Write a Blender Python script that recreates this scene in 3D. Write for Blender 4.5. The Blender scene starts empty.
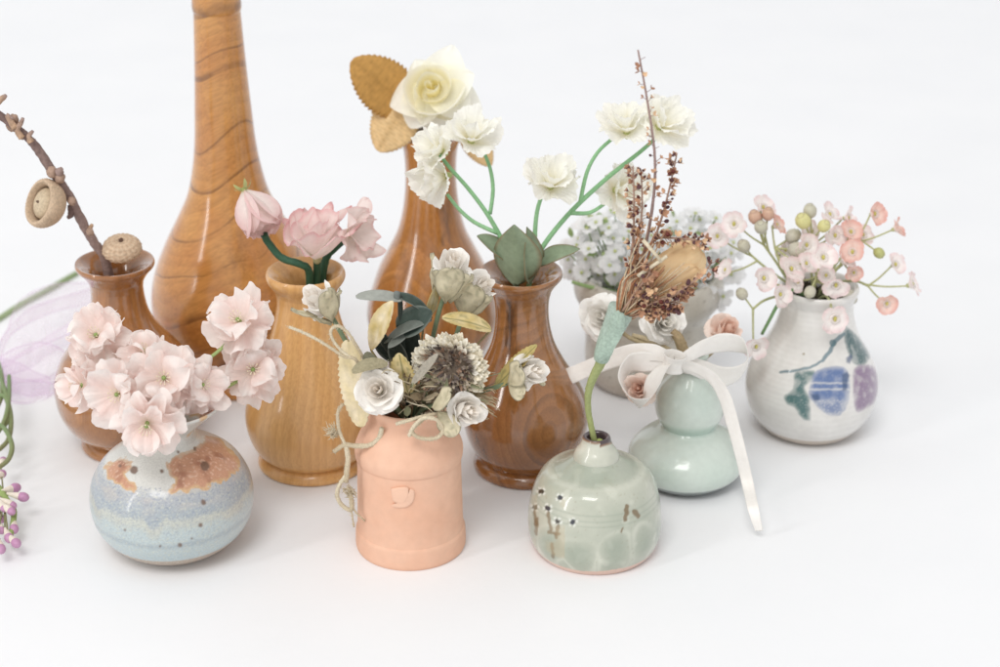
import bpy, math, random
from mathutils import Vector, Matrix, noise

# ------------------------------------------------------------------ scene basics
S = bpy.context.scene
COL = S.collection
CM = 0.01
PITCH = math.radians(24.5)
FPX = 1900.0                      # focal length in photo pixels (1000 px wide)
DIST = 103.0
CAM = Vector((0, -DIST * math.cos(PITCH), DIST * math.sin(PITCH)))
FW = Vector((0, math.cos(PITCH), -math.sin(PITCH)))
UP = Vector((0, math.sin(PITCH), math.cos(PITCH)))
RT = Vector((1, 0, 0))
rnd = random.Random(7)
DESAT = 0.14


def ray(px, py):
    return FW * FPX + RT * (px - 500) - UP * (py - 333.5)


def at(px, py, Y):
    d = ray(px, py)
    return CAM + d * ((Y - CAM.y) / d.y)


def ground(px, py, z=0.0):
    d = ray(px, py)
    return CAM + d * ((z - CAM.z) / d.z)


def proj(P):
    v = P - CAM
    k = FPX / v.dot(FW)
    return 500 + v.dot(RT) * k, 333.5 - v.dot(UP) * k


def pxs(P):
    """centimetres per photo pixel at P"""
    return (P - CAM).dot(FW) / FPX


def face(dx, dy, t=1.0):
    return (RT * dx + UP * dy - FW * t).normalized()


def lin(c, ds=None):
    g = 0.3 * c[0] + 0.59 * c[1] + 0.11 * c[2]
    c = tuple(v + (g - v) * (DESAT if ds is None else ds) for v in c)
    return tuple(((v / 255) / 12.92 if v / 255 <= 0.04045 else ((v / 255 + 0.055) / 1.055) ** 2.4) for v in c)


def mix(a, b, t):
    t = max(0.0, min(1.0, t))
    return tuple(x + (y - x) * t for x, y in zip(a, b))


def sst(a, b, x):
    t = max(0.0, min(1.0, (x - a) / (b - a)))
    return t * t * (3 - 2 * t)


def nz(p, s=1.0, seed=0.0):
    return noise.noise(Vector((p[0] * s + seed, p[1] * s + seed * 1.7, p[2] * s - seed)))


# ------------------------------------------------------------------ materials
def newmat(name):
    m = bpy.data.materials.new(name)
    m.use_nodes = True
    nt = m.node_tree
    nt.nodes.clear()
    return m, nt, nt.nodes.new, nt.links.new


def attr_mat(name, rough=0.7, trans=0.0, var=0.10, vscale=900.0, bump=0.15, bscale=1500.0, coat=0.0, spec=0.4, bdist=0.0003, fiber=None):
    m, nt, N, Lk = newmat(name)
    out = N('ShaderNodeOutputMaterial')
    at_ = N('ShaderNodeAttribute'); at_.attribute_name = 'Col'
    tc = N('ShaderNodeTexCoord')
    mp = N('ShaderNodeMapping')
    if fiber:
        mp.inputs['Scale'].default_value = fiber
    Lk(tc.outputs['Object'], mp.inputs['Vector'])
    n1 = N('ShaderNodeTexNoise'); n1.inputs['Scale'].default_value = vscale; n1.inputs['Detail'].default_value = 4
    Lk(mp.outputs['Vector'], n1.inputs['Vector'])
    mr = N('ShaderNodeMapRange'); mr.inputs[1].default_value = 0.25; mr.inputs[2].default_value = 0.75
    mr.inputs[3].default_value = 1 - var; mr.inputs[4].default_value = 1 + var * 0.6
    Lk(n1.outputs['Fac'], mr.inputs[0])
    mul = N('ShaderNodeMix'); mul.data_type = 'RGBA'; mul.blend_type = 'MULTIPLY'; mul.inputs[0].default_value = 1
    Lk(at_.outputs['Color'], mul.inputs[6]); Lk(mr.outputs[0], mul.inputs[7])
    b = N('ShaderNodeBsdfPrincipled')
    b.inputs['Roughness'].default_value = rough
    b.inputs['Specular IOR Level'].default_value = spec
    b.inputs['Coat Weight'].default_value = coat
    b.inputs['Coat Roughness'].default_value = 0.06
    Lk(mul.outputs[2], b.inputs['Base Color'])
    n2 = N('ShaderNodeTexNoise'); n2.inputs['Scale'].default_value = bscale; n2.inputs['Detail'].default_value = 3
    Lk(mp.outputs['Vector'], n2.inputs['Vector'])
    bp = N('ShaderNodeBump'); bp.inputs['Strength'].default_value = bump; bp.inputs['Distance'].default_value = bdist
    Lk(n2.outputs['Fac'], bp.inputs['Height']); Lk(bp.outputs[0], b.inputs['Normal'])
    if trans > 0:
        tr = N('ShaderNodeBsdfTranslucent'); Lk(mul.outputs[2], tr.inputs['Color']); Lk(bp.outputs[0], tr.inputs['Normal'])
        mx = N('ShaderNodeMixShader'); mx.inputs[0].default_value = trans
        Lk(b.outputs[0], mx.inputs[1]); Lk(tr.outputs[0], mx.inputs[2]); Lk(mx.outputs[0], out.inputs['Surface'])
    else:
        Lk(b.outputs[0], out.inputs['Surface'])
    return m


def wood_mat(name, base, light, dark, center, rot, scale, warp, wscale, f1, a1, f2, a2, fib, patch, rough=0.3, coat=0.5, planar=False, streaks=(), w2=0.88):
    """turned wood: rings round a tree axis (object space, cm): fine growth rings, sparse dark lines, fibres, patches, dark streaks"""
    m, nt, N, Lk = newmat(name)

    def math_(op, a_, b_=None, c_=None):
        n = N('ShaderNodeMath'); n.operation = op
        for i_, q in enumerate((a_, b_, c_)):
            if q is None:
                continue
            if hasattr(q, 'links'):
                Lk(q, n.inputs[i_])
            else:
                n.inputs[i_].default_value = q
        return n.outputs[0]

    def noise_(vec, sc, det=3.0):
        n = N('ShaderNodeTexNoise'); n.inputs['Scale'].default_value = sc; n.inputs['Detail'].default_value = det
        Lk(vec, n.inputs['Vector']); return n.outputs['Fac']

    def rng(v, a_, b_, c_=0.0, d_=1.0):
        n = N('ShaderNodeMapRange'); n.interpolation_type = 'SMOOTHSTEP'
        for i_, q in enumerate((a_, b_, c_, d_)):
            n.inputs[1 + i_].default_value = q
        Lk(v, n.inputs[0]); return n.outputs[0]

    def blend(fac, c1, c2):
        n = N('ShaderNodeMix'); n.data_type = 'RGBA'; Lk(fac, n.inputs[0])
        for k_, q in ((6, c1), (7, c2)):
            if hasattr(q, 'links'):
                Lk(q, n.inputs[k_])
            else:
                n.inputs[k_].default_value = (*lin(q, 0.0), 1)
        return n.outputs[2]

    out = N('ShaderNodeOutputMaterial'); tc = N('ShaderNodeTexCoord')
    mp0 = N('ShaderNodeMapping'); mp0.inputs['Scale'].default_value = (100, 100, 100); Lk(tc.outputs['Object'], mp0.inputs[0])
    mp = N('ShaderNodeMapping'); mp.vector_type = 'TEXTURE'
    mp.inputs['Location'].default_value = center; mp.inputs['Rotation'].default_value = rot; mp.inputs['Scale'].default_value = scale
    Lk(mp0.outputs[0], mp.inputs[0]); v = mp.outputs[0]
    sx = N('ShaderNodeSeparateXYZ'); Lk(v, sx.inputs[0])
    if planar:
        d = math_('ADD', sx.outputs[0], 60.0)
    else:
        d = math_('SQRT', math_('ADD', math_('MULTIPLY', sx.outputs[0], sx.outputs[0]), math_('MULTIPLY', sx.outputs[1], sx.outputs[1])))
    d = math_('MULTIPLY_ADD', noise_(v, wscale, 1.0), warp, d)
    fine = noise_(mp0.outputs[0], 1.6, 4.0)
    d = math_('MULTIPLY_ADD', fine, 0.06, d)

    def bands(freq, uneven):
        f = math_('MULTIPLY', d, freq)
        n = N('ShaderNodeTexNoise'); n.noise_dimensions = '1D'; n.inputs['Scale'].default_value = 0.6; Lk(f, n.inputs['W'])
        return math_('FRACT', math_('MULTIPLY_ADD', n.outputs['Fac'], uneven, f))

    b1 = bands(f1, 1.0); b2 = bands(f2, 2.2)
    mf = N('ShaderNodeMapping'); mf.inputs['Scale'].default_value = (7, 7, 0.45); Lk(v, mf.inputs[0])
    fb = noise_(mf.outputs[0], 2.0, 5.0)
    pt = noise_(v, 0.40, 3.0)
    col = blend(math_('MULTIPLY', rng(pt, .3, .7), patch), base, light)
    col = blend(math_('MULTIPLY', rng(fb, .35, .75), fib), col, dark)
    col = blend(math_('MULTIPLY', rng(b1, .1, .95), a1), col, dark)
    l2 = math_('MULTIPLY', rng(b2, w2 - .14, w2), rng(b2, 1.0, .975))
    l2 = math_('MULTIPLY', l2, rng(noise_(v, .8, 2.0), .30, .62, .25, 1.0))
    col = blend(math_('MULTIPLY', l2, a2), col, tuple(x * .8 for x in dark))
    so = N('ShaderNodeSeparateXYZ'); Lk(mp0.outputs[0], so.inputs[0])
    mz = N('ShaderNodeMapping'); mz.inputs['Scale'].default_value = (2.6, 2.6, .45); Lk(mp0.outputs[0], mz.inputs[0])
    sn = noise_(mz.outputs[0], 1.2, 3.0)
    for (x0, wd_, z0, z1, amt) in streaks:
        q = math_('ABSOLUTE', math_('SUBTRACT', math_('MULTIPLY_ADD', sn, 0.9, so.outputs[0]), x0 + .45))
        q = math_('MULTIPLY', rng(q, wd_, wd_ * .15), rng(sn, .36, .58, .1, 1.0))
        q = math_('MULTIPLY', q, math_('MULTIPLY', rng(so.outputs[2], z0, z0 + .8), rng(so.outputs[2], z1, z1 - .8)))
        col = blend(math_('MULTIPLY', q, amt), col, tuple(x * .62 for x in dark))
    b = N('ShaderNodeBsdfPrincipled'); b.inputs['Roughness'].default_value = rough
    b.inputs['Coat Weight'].default_value = coat; b.inputs['Coat Roughness'].default_value = 0.10; b.inputs['Coat IOR'].default_value = 1.55
    b.inputs['Specular IOR Level'].default_value = 0.45
    Lk(col, b.inputs['Base Color'])
    bp = N('ShaderNodeBump'); bp.inputs['Strength'].default_value = 0.06; bp.inputs['Distance'].default_value = 0.0003
    Lk(fb, bp.inputs['Height']); Lk(bp.outputs[0], b.inputs['Normal']); Lk(b.outputs[0], out.inputs['Surface'])
    return m


def sheer_mat(name, alpha):
    m, nt, N, Lk = newmat(name)
    out = N('ShaderNodeOutputMaterial')
    at_ = N('ShaderNodeAttribute'); at_.attribute_name = 'Col'
    tr = N('ShaderNodeBsdfTranslucent'); df = N('ShaderNodeBsdfDiffuse'); tp = N('ShaderNodeBsdfTransparent')
    Lk(at_.outputs['Color'], tr.inputs['Color']); Lk(at_.outputs['Color'], df.inputs['Color'])
    m1 = N('ShaderNodeMixShader'); m1.inputs[0].default_value = 0.4; Lk(df.outputs[0], m1.inputs[1]); Lk(tr.outputs[0], m1.inputs[2])
    tc = N('ShaderNodeTexCoord'); n = N('ShaderNodeTexNoise'); n.inputs['Scale'].default_value = 120; Lk(tc.outputs['Object'], n.inputs['Vector'])
    mr = N('ShaderNodeMapRange'); mr.inputs[3].default_value = alpha - 0.15; mr.inputs[4].default_value = alpha + 0.15; Lk(n.outputs['Fac'], mr.inputs[0])
    m2 = N('ShaderNodeMixShader'); Lk(mr.outputs[0], m2.inputs[0]); Lk(tp.outputs[0], m2.inputs[1]); Lk(m1.outputs[0], m2.inputs[2])
    Lk(m2.outputs[0], out.inputs['Surface'])
    return m


M = {}
M['petal'] = attr_mat('fabric_petal', 0.75, 0.40, 0.05, 500, 0.25, 2500, spec=0.2)
M['foam'] = attr_mat('foam_petal', 0.6, 0.36, 0.03, 400, 0.1, 1800, spec=0.3)
M['paper'] = attr_mat('mulberry_paper', 0.8, 0.25, 0.07, 700, 0.35, 1600, spec=0.2)
M['leaf'] = attr_mat('fabric_leaf', 0.7, 0.12, 0.16, 420, 0.3, 2200, spec=0.3)
M['stem'] = attr_mat('stem', 0.6, 0.0, 0.15, 700, 0.3, 1500, spec=0.3)
M['dry'] = attr_mat('dried_plant', 0.85, 0.10, 0.25, 900, 0.5, 1500, spec=0.2)
M['bark'] = attr_mat('bark', 0.9, 0.0, 0.30, 500, 0.8, 900, spec=0.2, bdist=0.0006)
M['twine'] = attr_mat('jute_twine', 0.95, 0.05, 0.25, 1500, 0.8, 2500, spec=0.1)
M['ribbon'] = attr_mat('satin_ribbon', 0.5, 0.07, 0.03, 500, 0.12, 3500, spec=0.4)
M['glaze'] = attr_mat('glossy_glaze', 0.28, 0.0, 0.05, 350, 0.06, 350, coat=0.7, spec=0.5, bdist=0.0006)
M['stone'] = attr_mat('stoneware_glaze', 0.36, 0.0, 0.14, 1300, 0.12, 700, coat=0.35, spec=0.6)
M['clay'] = attr_mat('terracotta_clay', 0.75, 0.0, 0.05, 250, 0.06, 2200, spec=0.25)
M['berry'] = attr_mat('berry_skin', 0.4, 0.0, 0.1, 700, 0.1, 900, spec=0.4)
M['tulle'] = sheer_mat('sheer_tulle', 0.27)


# ------------------------------------------------------------------ mesh builder (centimetres, world axes)
ORG = {}


class MB:
    def __init__(s):
        s.v, s.f, s.c = [], [], []

    def grid(s, pts, cols, nu, nv, wrap=False):
        """pts row-major nu x nv"""
        o = len(s.v)
        s.v += pts; s.c += cols
        for i in range(nu - 1):
            for j in range(nv if wrap else nv - 1):
                k = (j + 1) % nv
                s.f.append((o + i * nv + j, o + i * nv + k, o + (i + 1) * nv + k, o + (i + 1) * nv + j))

    def fan(s, ring_start, n, center, col, flip=False):
        o = len(s.v); s.v.append(center); s.c.append(col)
        for j in range(n):
            a, b = ring_start + j, ring_start + (j + 1) % n
            s.f.append((b, a, o) if not flip else (a, b, o))

    def tube(s, path, radii, col, n=8, col2=None, sub=4, bumps=0.0, seed=0.0, squash=None):
        P = spline(path, sub)
        m = len(P)
        if not isinstance(radii, (list, tuple)):
            radii = [radii, radii]
        R = [lerp_list(radii, i / (m - 1)) for i in range(m)]
        t0 = (P[1] - P[0]).normalized()
        nn = t0.orthogonal().normalized()
        pts, cols = [], []
        for i in range(m):
            t = (P[min(i + 1, m - 1)] - P[max(i - 1, 0)]).normalized()
            nn = (nn - t * nn.dot(t)).normalized()
            bb = t.cross(nn)
            for j in range(n):
                a = 2 * math.pi * j / n
                d = nn * math.cos(a) + bb * math.sin(a)
                r = R[i]
                if bumps:
                    r *= 1 + bumps * nz(P[i] + d * r * 2, 3.0 / max(R[i], 0.02) * 0.4, seed)
                pts.append(P[i] + d * r)
                cols.append(mix(col, col2, i / (m - 1)) if col2 else col)
        o = len(s.v)
        s.grid(pts, cols, m, n, True)
        s.fan(o, n, P[0], col); s.fan(o + (m - 1) * n, n, P[-1], col2 or col, True)

    def ball(s, c, r, col, axis=None, stretch=1.0, nu=8, nv=10, col2=None, bumps=0.0, seed=0.0):
        fr = frame(axis or Vector((0, 0, 1)))
        pts, cols = [], []
        for i in range(nu):
            th = math.pi * (i + 0.02) / (nu - 1 + 0.04)
            for j in range(nv):
                ph = 2 * math.pi * j / nv
                d = Vector((math.sin(th) * math.cos(ph), math.sin(th) * math.sin(ph), math.cos(th) * stretch))
                k = r * (1 + bumps * nz(d, 3.0, seed))
                pts.append(c + fr @ (d * k)); cols.append(mix(col, col2, 1 - i / (nu - 1)) if col2 else col)
        s.grid(pts, cols, nu, nv, True)

    def lathe(s, prof, c, fr, col, n=32, ridges=None):
        """prof: [(r, z)], colour fn(i/(m-1), ang) or tuple"""
        pts, cols = [], []
        m = len(prof)
        for i, (r, z) in enumerate(prof):
            for j in range(n):
                a = 2 * math.pi * j / n
                k = ridges(i / (m - 1), a) if ridges else 1
                pts.append(c + fr @ Vector((r * k * math.cos(a), r * k * math.sin(a), z)))
                cols.append(col(i / (m - 1), a) if callable(col) else col)
        s.grid(pts, cols, m, n, True)

    def petal(s, c, fr, az, L, W, a0=0.3, a1=0.3, cup=0.2, ruf=0.1, k=1.3, e=0.55, col=None, r0=0.05, nu=9, nv=9, notch=0.0, seed=0.0, rf=3.0, z0=0.0, curl=0.0):
        """petal growing away from the axis fr.z; a0 / a1 = angle above the flower's plane at base / tip"""
        ca, sa = math.cos(az), math.sin(az)
        pts, cols = [], []
        x, z = r0, z0
        um = min(.72, 0.5 ** (1 / k)); up = 0.0
        for i in range(nu):
            u = math.sin(math.pi / 2 * i / (nu - 1)) ** 1.15 if nu > 7 else i / (nu - 1)
            a = a0 + (a1 - a0) * u
            x += math.cos(a) * L * (u - up); z += math.sin(a) * L * (u - up); up = u
            if u < um:
                sh = max(.12, math.sin(math.pi / 2 * u / um) ** (e * 1.9))
            else:
                q = (u - um) / (1 - um); sh = max(0.03, 1 - q ** 2.4) ** .5
            w = W * sh
            nx, nz_ = -math.sin(a), math.cos(a)
            for j in range(nv):
                v = -1 + 2 * j / (nv - 1)
                y = v * w
                r = ruf * L * (u ** 1.5) * (math.sin(rf * v + seed * 3.1) * 0.55 + 0.9 * nz((v * 1.4, u * 1.2, seed), 1.3, seed))
                d = cup * w * (v * v) * (0.4 + 0.6 * u) + r - curl * L * max(0, u - .7) ** 2 * 6
                dx = -notch * L * (1 - abs(v)) * u ** 6 + ruf * 0.28 * L * u ** 4 * nz((v * 2, seed, 0.3), 1.4, seed)
                px, pz = x + math.cos(a) * dx + nx * d, z + math.sin(a) * dx + nz_ * d
                pts.append(c + fr @ Vector((ca * px - sa * y, sa * px + ca * y, pz)))
                cols.append(col(u, v) if callable(col) else col)
        s.grid(pts, cols, nu, nv)

    def corolla(s, c, fr, R, H, lobes=5, notch=.25, wave=.12, waves=7, pleat=.0, pleats=24, fringe=.0, pz=1.5, col=None, seed=0.0, nu=13, nv=100, ecc=.12, roll=0.0):
        """one sheet of cloth pressed into a lobed, ruffled funnel"""
        pts, cols = [], []
        for i in range(nu):
            u = (i + .35) / (nu - .65)
            for j in range(nv):
                th = 2 * math.pi * j / nv
                q = (math.cos(th), math.sin(th), seed)
                lob = abs(math.sin(lobes * (th + .25 * nz(q, 1.1, seed)) / 2 + seed)) ** .55
                size = 1 + ecc * 2 * nz(q, .9, seed + 3)
                r = R * size * u * (1 - notch * (1 - lob) * u ** 2)
                r *= 1 + fringe * u ** 5 * nz((math.cos(th) * 9, math.sin(th) * 9, seed), 1.0, seed)
                w = math.sin(waves * th + seed * 2 + 2.2 * nz(q, 1.6, seed + 8)) * .6 + 1.2 * nz((q[0] * 1.8, q[1] * 1.8, u), 1.2, seed + 5)
                z = H * u ** pz * (1 + .35 * nz(q, 1.0, seed + 1)) + wave * R * u ** 2.2 * w - .10 * R * (1 - lob) * u ** 1.5
                z += pleat * R * u * math.sin(pleats * th + 3 * nz(q, 2.0, seed))
                z -= roll * R * max(0, u - .72) ** 2 * 6 * lob
                r -= .25 * wave * R * u ** 3 * abs(w)
                pts.append(c + fr @ Vector((r * math.cos(th), r * math.sin(th), z)))
                cols.append(col(u, lob, th) if callable(col) else col)
        o = len(s.v)
        s.grid(pts, cols, nu, nv, True)
        s.fan(o, nv, c, cols[0])

    def leaf(s, base, tip, nrm, W, col, k=1.0, e=0.75, bend=0.0, fold=0.0, cup=0.0, serr=0.0, teeth=12, wav=0.0, nu=None, nv=9, seed=0.0, tw=0.0, rt=False):
        d = tip - base; L = d.length; dn = d.normalized()
        sd = nrm.cross(dn).normalized(); nn = dn.cross(sd).normalized()
        nu = nu or (teeth * 4 if serr else 14)
        pts, cols = [], []
        for i in range(nu):
            u = i / (nu - 1)
            sh = max(0.02, math.sin(math.pi * min(1, (u * 0.99 + 0.006) ** k))) ** e
            if rt:                                   # broad rounded tip
                u = math.sin(math.pi / 2 * u) ** 1.1
                um = min(.74, 0.5 ** (1 / k))
                sh = max(.10, math.sin(math.pi / 2 * u / um) ** (e * 1.7)) if u < um else max(.03, 1 - ((u - um) / (1 - um)) ** 2.3) ** .5
            w = W * sh
            ang = tw * (u - .5)
            s2 = sd * math.cos(ang) + nn * math.sin(ang); n2 = nn * math.cos(ang) - sd * math.sin(ang)
            for j in range(nv):
                v = -1 + 2 * j / (nv - 1)
                ww = w
                if serr and abs(v) > .8:
                    ww = w * (1 + serr * ((u * teeth) % 1.0 - .5))
                h = bend * L * math.sin(math.pi * u) + fold * abs(v) * w + cup * v * v * w + wav * L * nz((u * 2, v * 1.0, seed), 1.5, seed)
                pts.append(base + d * u + s2 * (v * ww) + n2 * h)
                cols.append(col(u, v) if callable(col) else col)
        s.grid(pts, cols, nu, nv)

    def strip(s, path, wid, W, col, sub=6, nv=5, cup=0.0, wav=0.0, seed=0.0):
        """ribbon: path points with a width vector each"""
        P = spline(path, sub); Q = spline(wid, sub); m = len(P)
        pts, cols = [], []
        for i in range(m):
            q = Q[i].normalized(); t = (P[min(i + 1, m - 1)] - P[max(0, i - 1)]).normalized()
            n = t.cross(q)
            n = n.normalized() if n.length > 1e-6 else q.orthogonal().normalized()
            w = (lerp_list(W, i / (m - 1)) if isinstance(W, (list, tuple)) else W) * .5
            for j in range(nv):
                v = -1 + 2 * j / (nv - 1)
                pts.append(P[i] + q * (v * w) + n * (cup * w * (v * v - .4) + wav * nz((i * .22, v * .8, seed), 1.0, seed)))
                cols.append(col(i / (m - 1), v) if callable(col) else col)
        s.grid(pts, cols, m, nv)

    def rose(s, c, fr, R, H, n, cin, cout, edge=None, flare=0.35, span0=1.9, span1=0.95, seed=0.0, ruf=0.05, lowz=0.5, tight=0.10, nu=8, nv=11, curl=0.2, close=0.45):
        """spiral of wrapped petals"""
        for i in range(n):
            t = i / (n - 1)
            rad = R * (tight + (1 - tight) * t ** 0.95)
            az0 = i * 2.399 + seed
            sp = span0 + (span1 - span0) * t
            pts, cols = [], []
            for a in range(nu):
                u = a / (nu - 1)
                for b in range(nv):
                    v = -1 + 2 * b / (nv - 1)
                    ed = 1 - 0.10 * t * abs(v) ** 4
                    r = rad * (0.30 + 0.70 * u ** 0.6) * (1 + 0.14 * v) + flare * R * t * u ** 3 * (1 - 0.6 * v * v)
                    r *= (1 + ruf * nz((v * 1.5, u, i), 1.2, seed + i)) * (1 - close * (1 - t) * u ** 1.5)
                    top = H * (0.5 - lowz * t) - H * 0.42 * (abs(v) ** 2.6) * (0.35 + 0.65 * t)
                    bot = -H * 0.55
                    z = bot + (top - bot) * u * ed - curl * H * t * max(0, u - .75) ** 2 * 16 * .25 + ruf * H * nz((v * 2, u * 1.5, i * 1.3), 1.4, seed) * u
                    aa = az0 + v * sp
                    pts.append(c + fr @ Vector((r * math.cos(aa), r * math.sin(aa), z)))
                    cc = mix(cin, cout, t)
                    if edge:
                        cc = mix(cc, edge, sst(.75, 1, u) * .8)
                    cols.append(cc)
            s.grid(pts, cols, nu, nv)

    def build(s, name, mat, parent=None, org=None, solid=0.0, smooth=True):
        if parent is not None:
            org = ORG[parent.name]
        elif org is None:
            org = Vector((0, 0, 0))
        me = bpy.data.meshes.new(name)
        me.from_pydata([tuple((p - org) * CM) for p in s.v], [], s.f)
        at_ = me.color_attributes.new('Col', 'FLOAT_COLOR', 'POINT')
        fl = []
        for c in s.c:
            fl += [c[0], c[1], c[2], 1.0]
        at_.data.foreach_set('color', fl)
        if smooth:
            me.polygons.foreach_set('use_smooth', [True] * len(me.polygons))
        me.materials.append(mat)
        o = bpy.data.objects.new(name, me); COL.objects.link(o)
        if parent is not None:
            o.parent = parent
        else:
            o.location = org * CM
        ORG[o.name] = org.copy()
        if solid:
            md = o.modifiers.new('thickness', 'SOLIDIFY'); md.thickness = solid * CM; md.offset = 0
        return o


def lerp_list(a, t):
    x = t * (len(a) - 1); i = min(int(x), len(a) - 2)
    return a[i] + (a[i + 1] - a[i]) * (x - i)


def spline(P, sub=4):
    """Catmull-Rom through P"""
    if sub <= 1 or len(P) < 2:
        return list(P)
    out = []
    n = len(P)
    for i in range(n - 1):
        p0, p1, p2, p3 = P[max(0, i - 1)], P[i], P[i + 1], P[min(n - 1, i + 2)]
        for k in range(sub):
            t = k / sub
            out.append(0.5 * ((2 * p1) + (p2 - p0) * t + (2 * p0 - 5 * p1 + 4 * p2 - p3) * t * t + (3 * p1 - p0 - 3 * p2 + p3) * t ** 3))
    out.append(P[-1])
    return out


def frame(z, roll=0.0):
    z = z.normalized()
    x = Vector((0, 0, 1)).cross(z)
    x = x.normalized() if x.length > 1e-4 else Vector((1, 0, 0))
    y = z.cross(x)
    return Matrix((x, y, z)).transposed() @ Matrix.Rotation(roll, 3, 'Z')


def tag(o, label, cat, group=None):
    o['label'] = label; o['category'] = cat
    if group:
        o['group'] = group
    return o


def thing(name, label, cat, base, group=None):
    o = bpy.data.objects.new(name, None); COL.objects.link(o)
    o.location = base * CM; o.empty_display_size = 0.01
    ORG[o.name] = base.copy()
    return tag(o, label, cat, group)


# ------------------------------------------------------------------ turned and thrown vessels
class Vessel:
    """profile measured as (row of the axis, half width) in the photo, turned into heights and radii on the real axis"""

    def __init__(s, bx, by, lean=0.0):
        s.lean = lean
        s.b = ground(bx, by)
        s.Y = s.b.y

    def hr(s, row, half):
        d = ray(500, row)
        P = CAM + d * ((s.Y - CAM.y) / d.y)
        return max(0.0, half) * pxs(P), P.z

    def runs(s, runs, sub=6):
        out = []
        for r in runs:
            pts = [Vector((*s.hr(*q), 0)) for q in r]
            sp = spline(pts, sub)
            out.append([(p.x, p.y) for p in sp])
        return out

    def mesh(s, prof, col, n=96, wob=0.0, seed=0.0, close_bottom=True):
        mb = MB()
        m = len(prof)
        pts, cols = [], []
        for i, (r, z) in enumerate(prof):
            for j in range(n):
                a = 2 * math.pi * j / n
                k = 1 + (wob * nz((math.cos(a) * .8, math.sin(a) * .8, z * .35), 1.0, seed) if wob else 0)
                pts.append(Vector((s.b.x + s.lean * z + r * k * math.cos(a), s.b.y + r * k * math.sin(a), z)))
        if callable(col):
            for i, (r, z) in enumerate(prof):
                r2, z2 = prof[min(i + 1, m - 1)]; r1, z1 = prof[max(i - 1, 0)]
                nr, nz_ = (z2 - z1), -(r2 - r1)
                fy = proj(Vector((s.b.x + s.lean * z, s.b.y - r, z)))[1]
                for j in range(n):
                    a = 2 * math.pi * j / n
                    P = pts[i * n + j]
                    nrm = Vector((nr * math.cos(a), nr * math.sin(a), nz_))
                    front = nrm.dot(CAM - P) > 0
                    x, y = proj(P)
                    cols.append(col(x, y, fy, P, front, i / (m - 1), a))
        else:
            cols = [col] * len(pts)
        mb.grid(pts, cols, m, n, True)
        if close_bottom:
            mb.fan(0, n, Vector((s.b.x, s.b.y, prof[0][1])), cols[0])
        return mb


def join(*runs):
    out = []
    for r in runs:
        out += r if not out else r[1:]
    return out


def inpoly(x, y, poly):
    c = False
    j = len(poly) - 1
    for i in range(len(poly)):
        xi, yi = poly[i]; xj, yj = poly[j]
        if (yi > y) != (yj > y) and x < (xj - xi) * (y - yi) / (yj - yi) + xi:
            c = not c
        j = i
    return c


def seg_d(x, y, a, b):
    ax, ay = a; bx, by = b
    dx, dy = bx - ax, by - ay
    t = max(0, min(1, ((x - ax) * dx + (y - ay) * dy) / (dx * dx + dy * dy + 1e-9)))
    return math.hypot(x - ax - t * dx, y - ay - t * dy)

WORLD = 0.765
STRIP = 9
KEY = 128
# ------------------------------------------------------------------ camera, light, paper sweep
cam = bpy.data.cameras.new('camera'); camo = bpy.data.objects.new('camera', cam); COL.objects.link(camo)
camo.location = CAM * CM
camo.rotation_euler = (math.radians(90) - PITCH, 0, 0)
cam.sensor_width = 36; cam.lens = 36 * FPX / 1000
cam.clip_start = 0.02; cam.clip_end = 50
cam.dof.use_dof = True; cam.dof.focus_distance = (at(440, 400, ground(411, 543).y) - CAM).dot(FW) * CM
cam.dof.aperture_fstop = 9.0
S.camera = camo
S.view_settings.view_transform = 'Standard'; S.view_settings.look = 'None'
S.view_settings.exposure = 0; S.view_settings.gamma = 1

wd = bpy.data.worlds.new('World'); S.world = wd; wd.use_nodes = True
bg = wd.node_tree.nodes['Background']; bg.inputs[0].default_value = (1.0, 0.998, 0.992, 1); bg.inputs[1].default_value = WORLD


def area(name, loc, aim, w, h, power, colr=(1, 1, 1)):
    l = bpy.data.lights.new(name, 'AREA'); l.shape = 'RECTANGLE'; l.size = w; l.size_y = h; l.energy = power; l.color = colr
    o = bpy.data.objects.new(name, l); COL.objects.link(o); o.location = loc
    o.rotation_euler = (Vector(aim) - Vector(loc)).to_track_quat('-Z', 'Y').to_euler()
    return o


area('strip_softbox', (-1.75, -1.35, 1.05), (0, -0.05, 0.06), 0.16, 1.5, STRIP, (1.0, 0.99, 0.975))
area('softbox', (-1.0, -3.36, 4.96), (0, -0.05, 0.05), 2.3, 2.0, KEY, (1.0, 0.985, 0.965))

m, nt, N, Lk = newmat('white_paper')
out = N('ShaderNodeOutputMaterial'); b = N('ShaderNodeBsdfPrincipled'); b.inputs['Roughness'].default_value = 0.85
b.inputs['Specular IOR Level'].default_value = 0.15
tc = N('ShaderNodeTexCoord'); n1 = N('ShaderNodeTexNoise'); n1.inputs['Scale'].default_value = 14; n1.inputs['Detail'].default_value = 6
Lk(tc.outputs['Object'], n1.inputs['Vector'])
cr = N('ShaderNodeValToRGB'); cr.color_ramp.elements[0].color = (0.850, 0.861, 0.882, 1); cr.color_ramp.elements[1].color = (0.872, 0.880, 0.898, 1)
cr.color_ramp.elements[0].position = .3; cr.color_ramp.elements[1].position = .7
Lk(n1.outputs[0], cr.inputs[0]); Lk(cr.outputs[0], b.inputs['Base Color'])
n2 = N('ShaderNodeTexNoise'); n2.inputs['Scale'].default_value = 260; n2.inputs['Detail'].default_value = 4; Lk(tc.outputs['Object'], n2.inputs['Vector'])
bp = N('ShaderNodeBump'); bp.inputs['Strength'].default_value = 0.12; bp.inputs['Distance'].default_value = 0.0006
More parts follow.
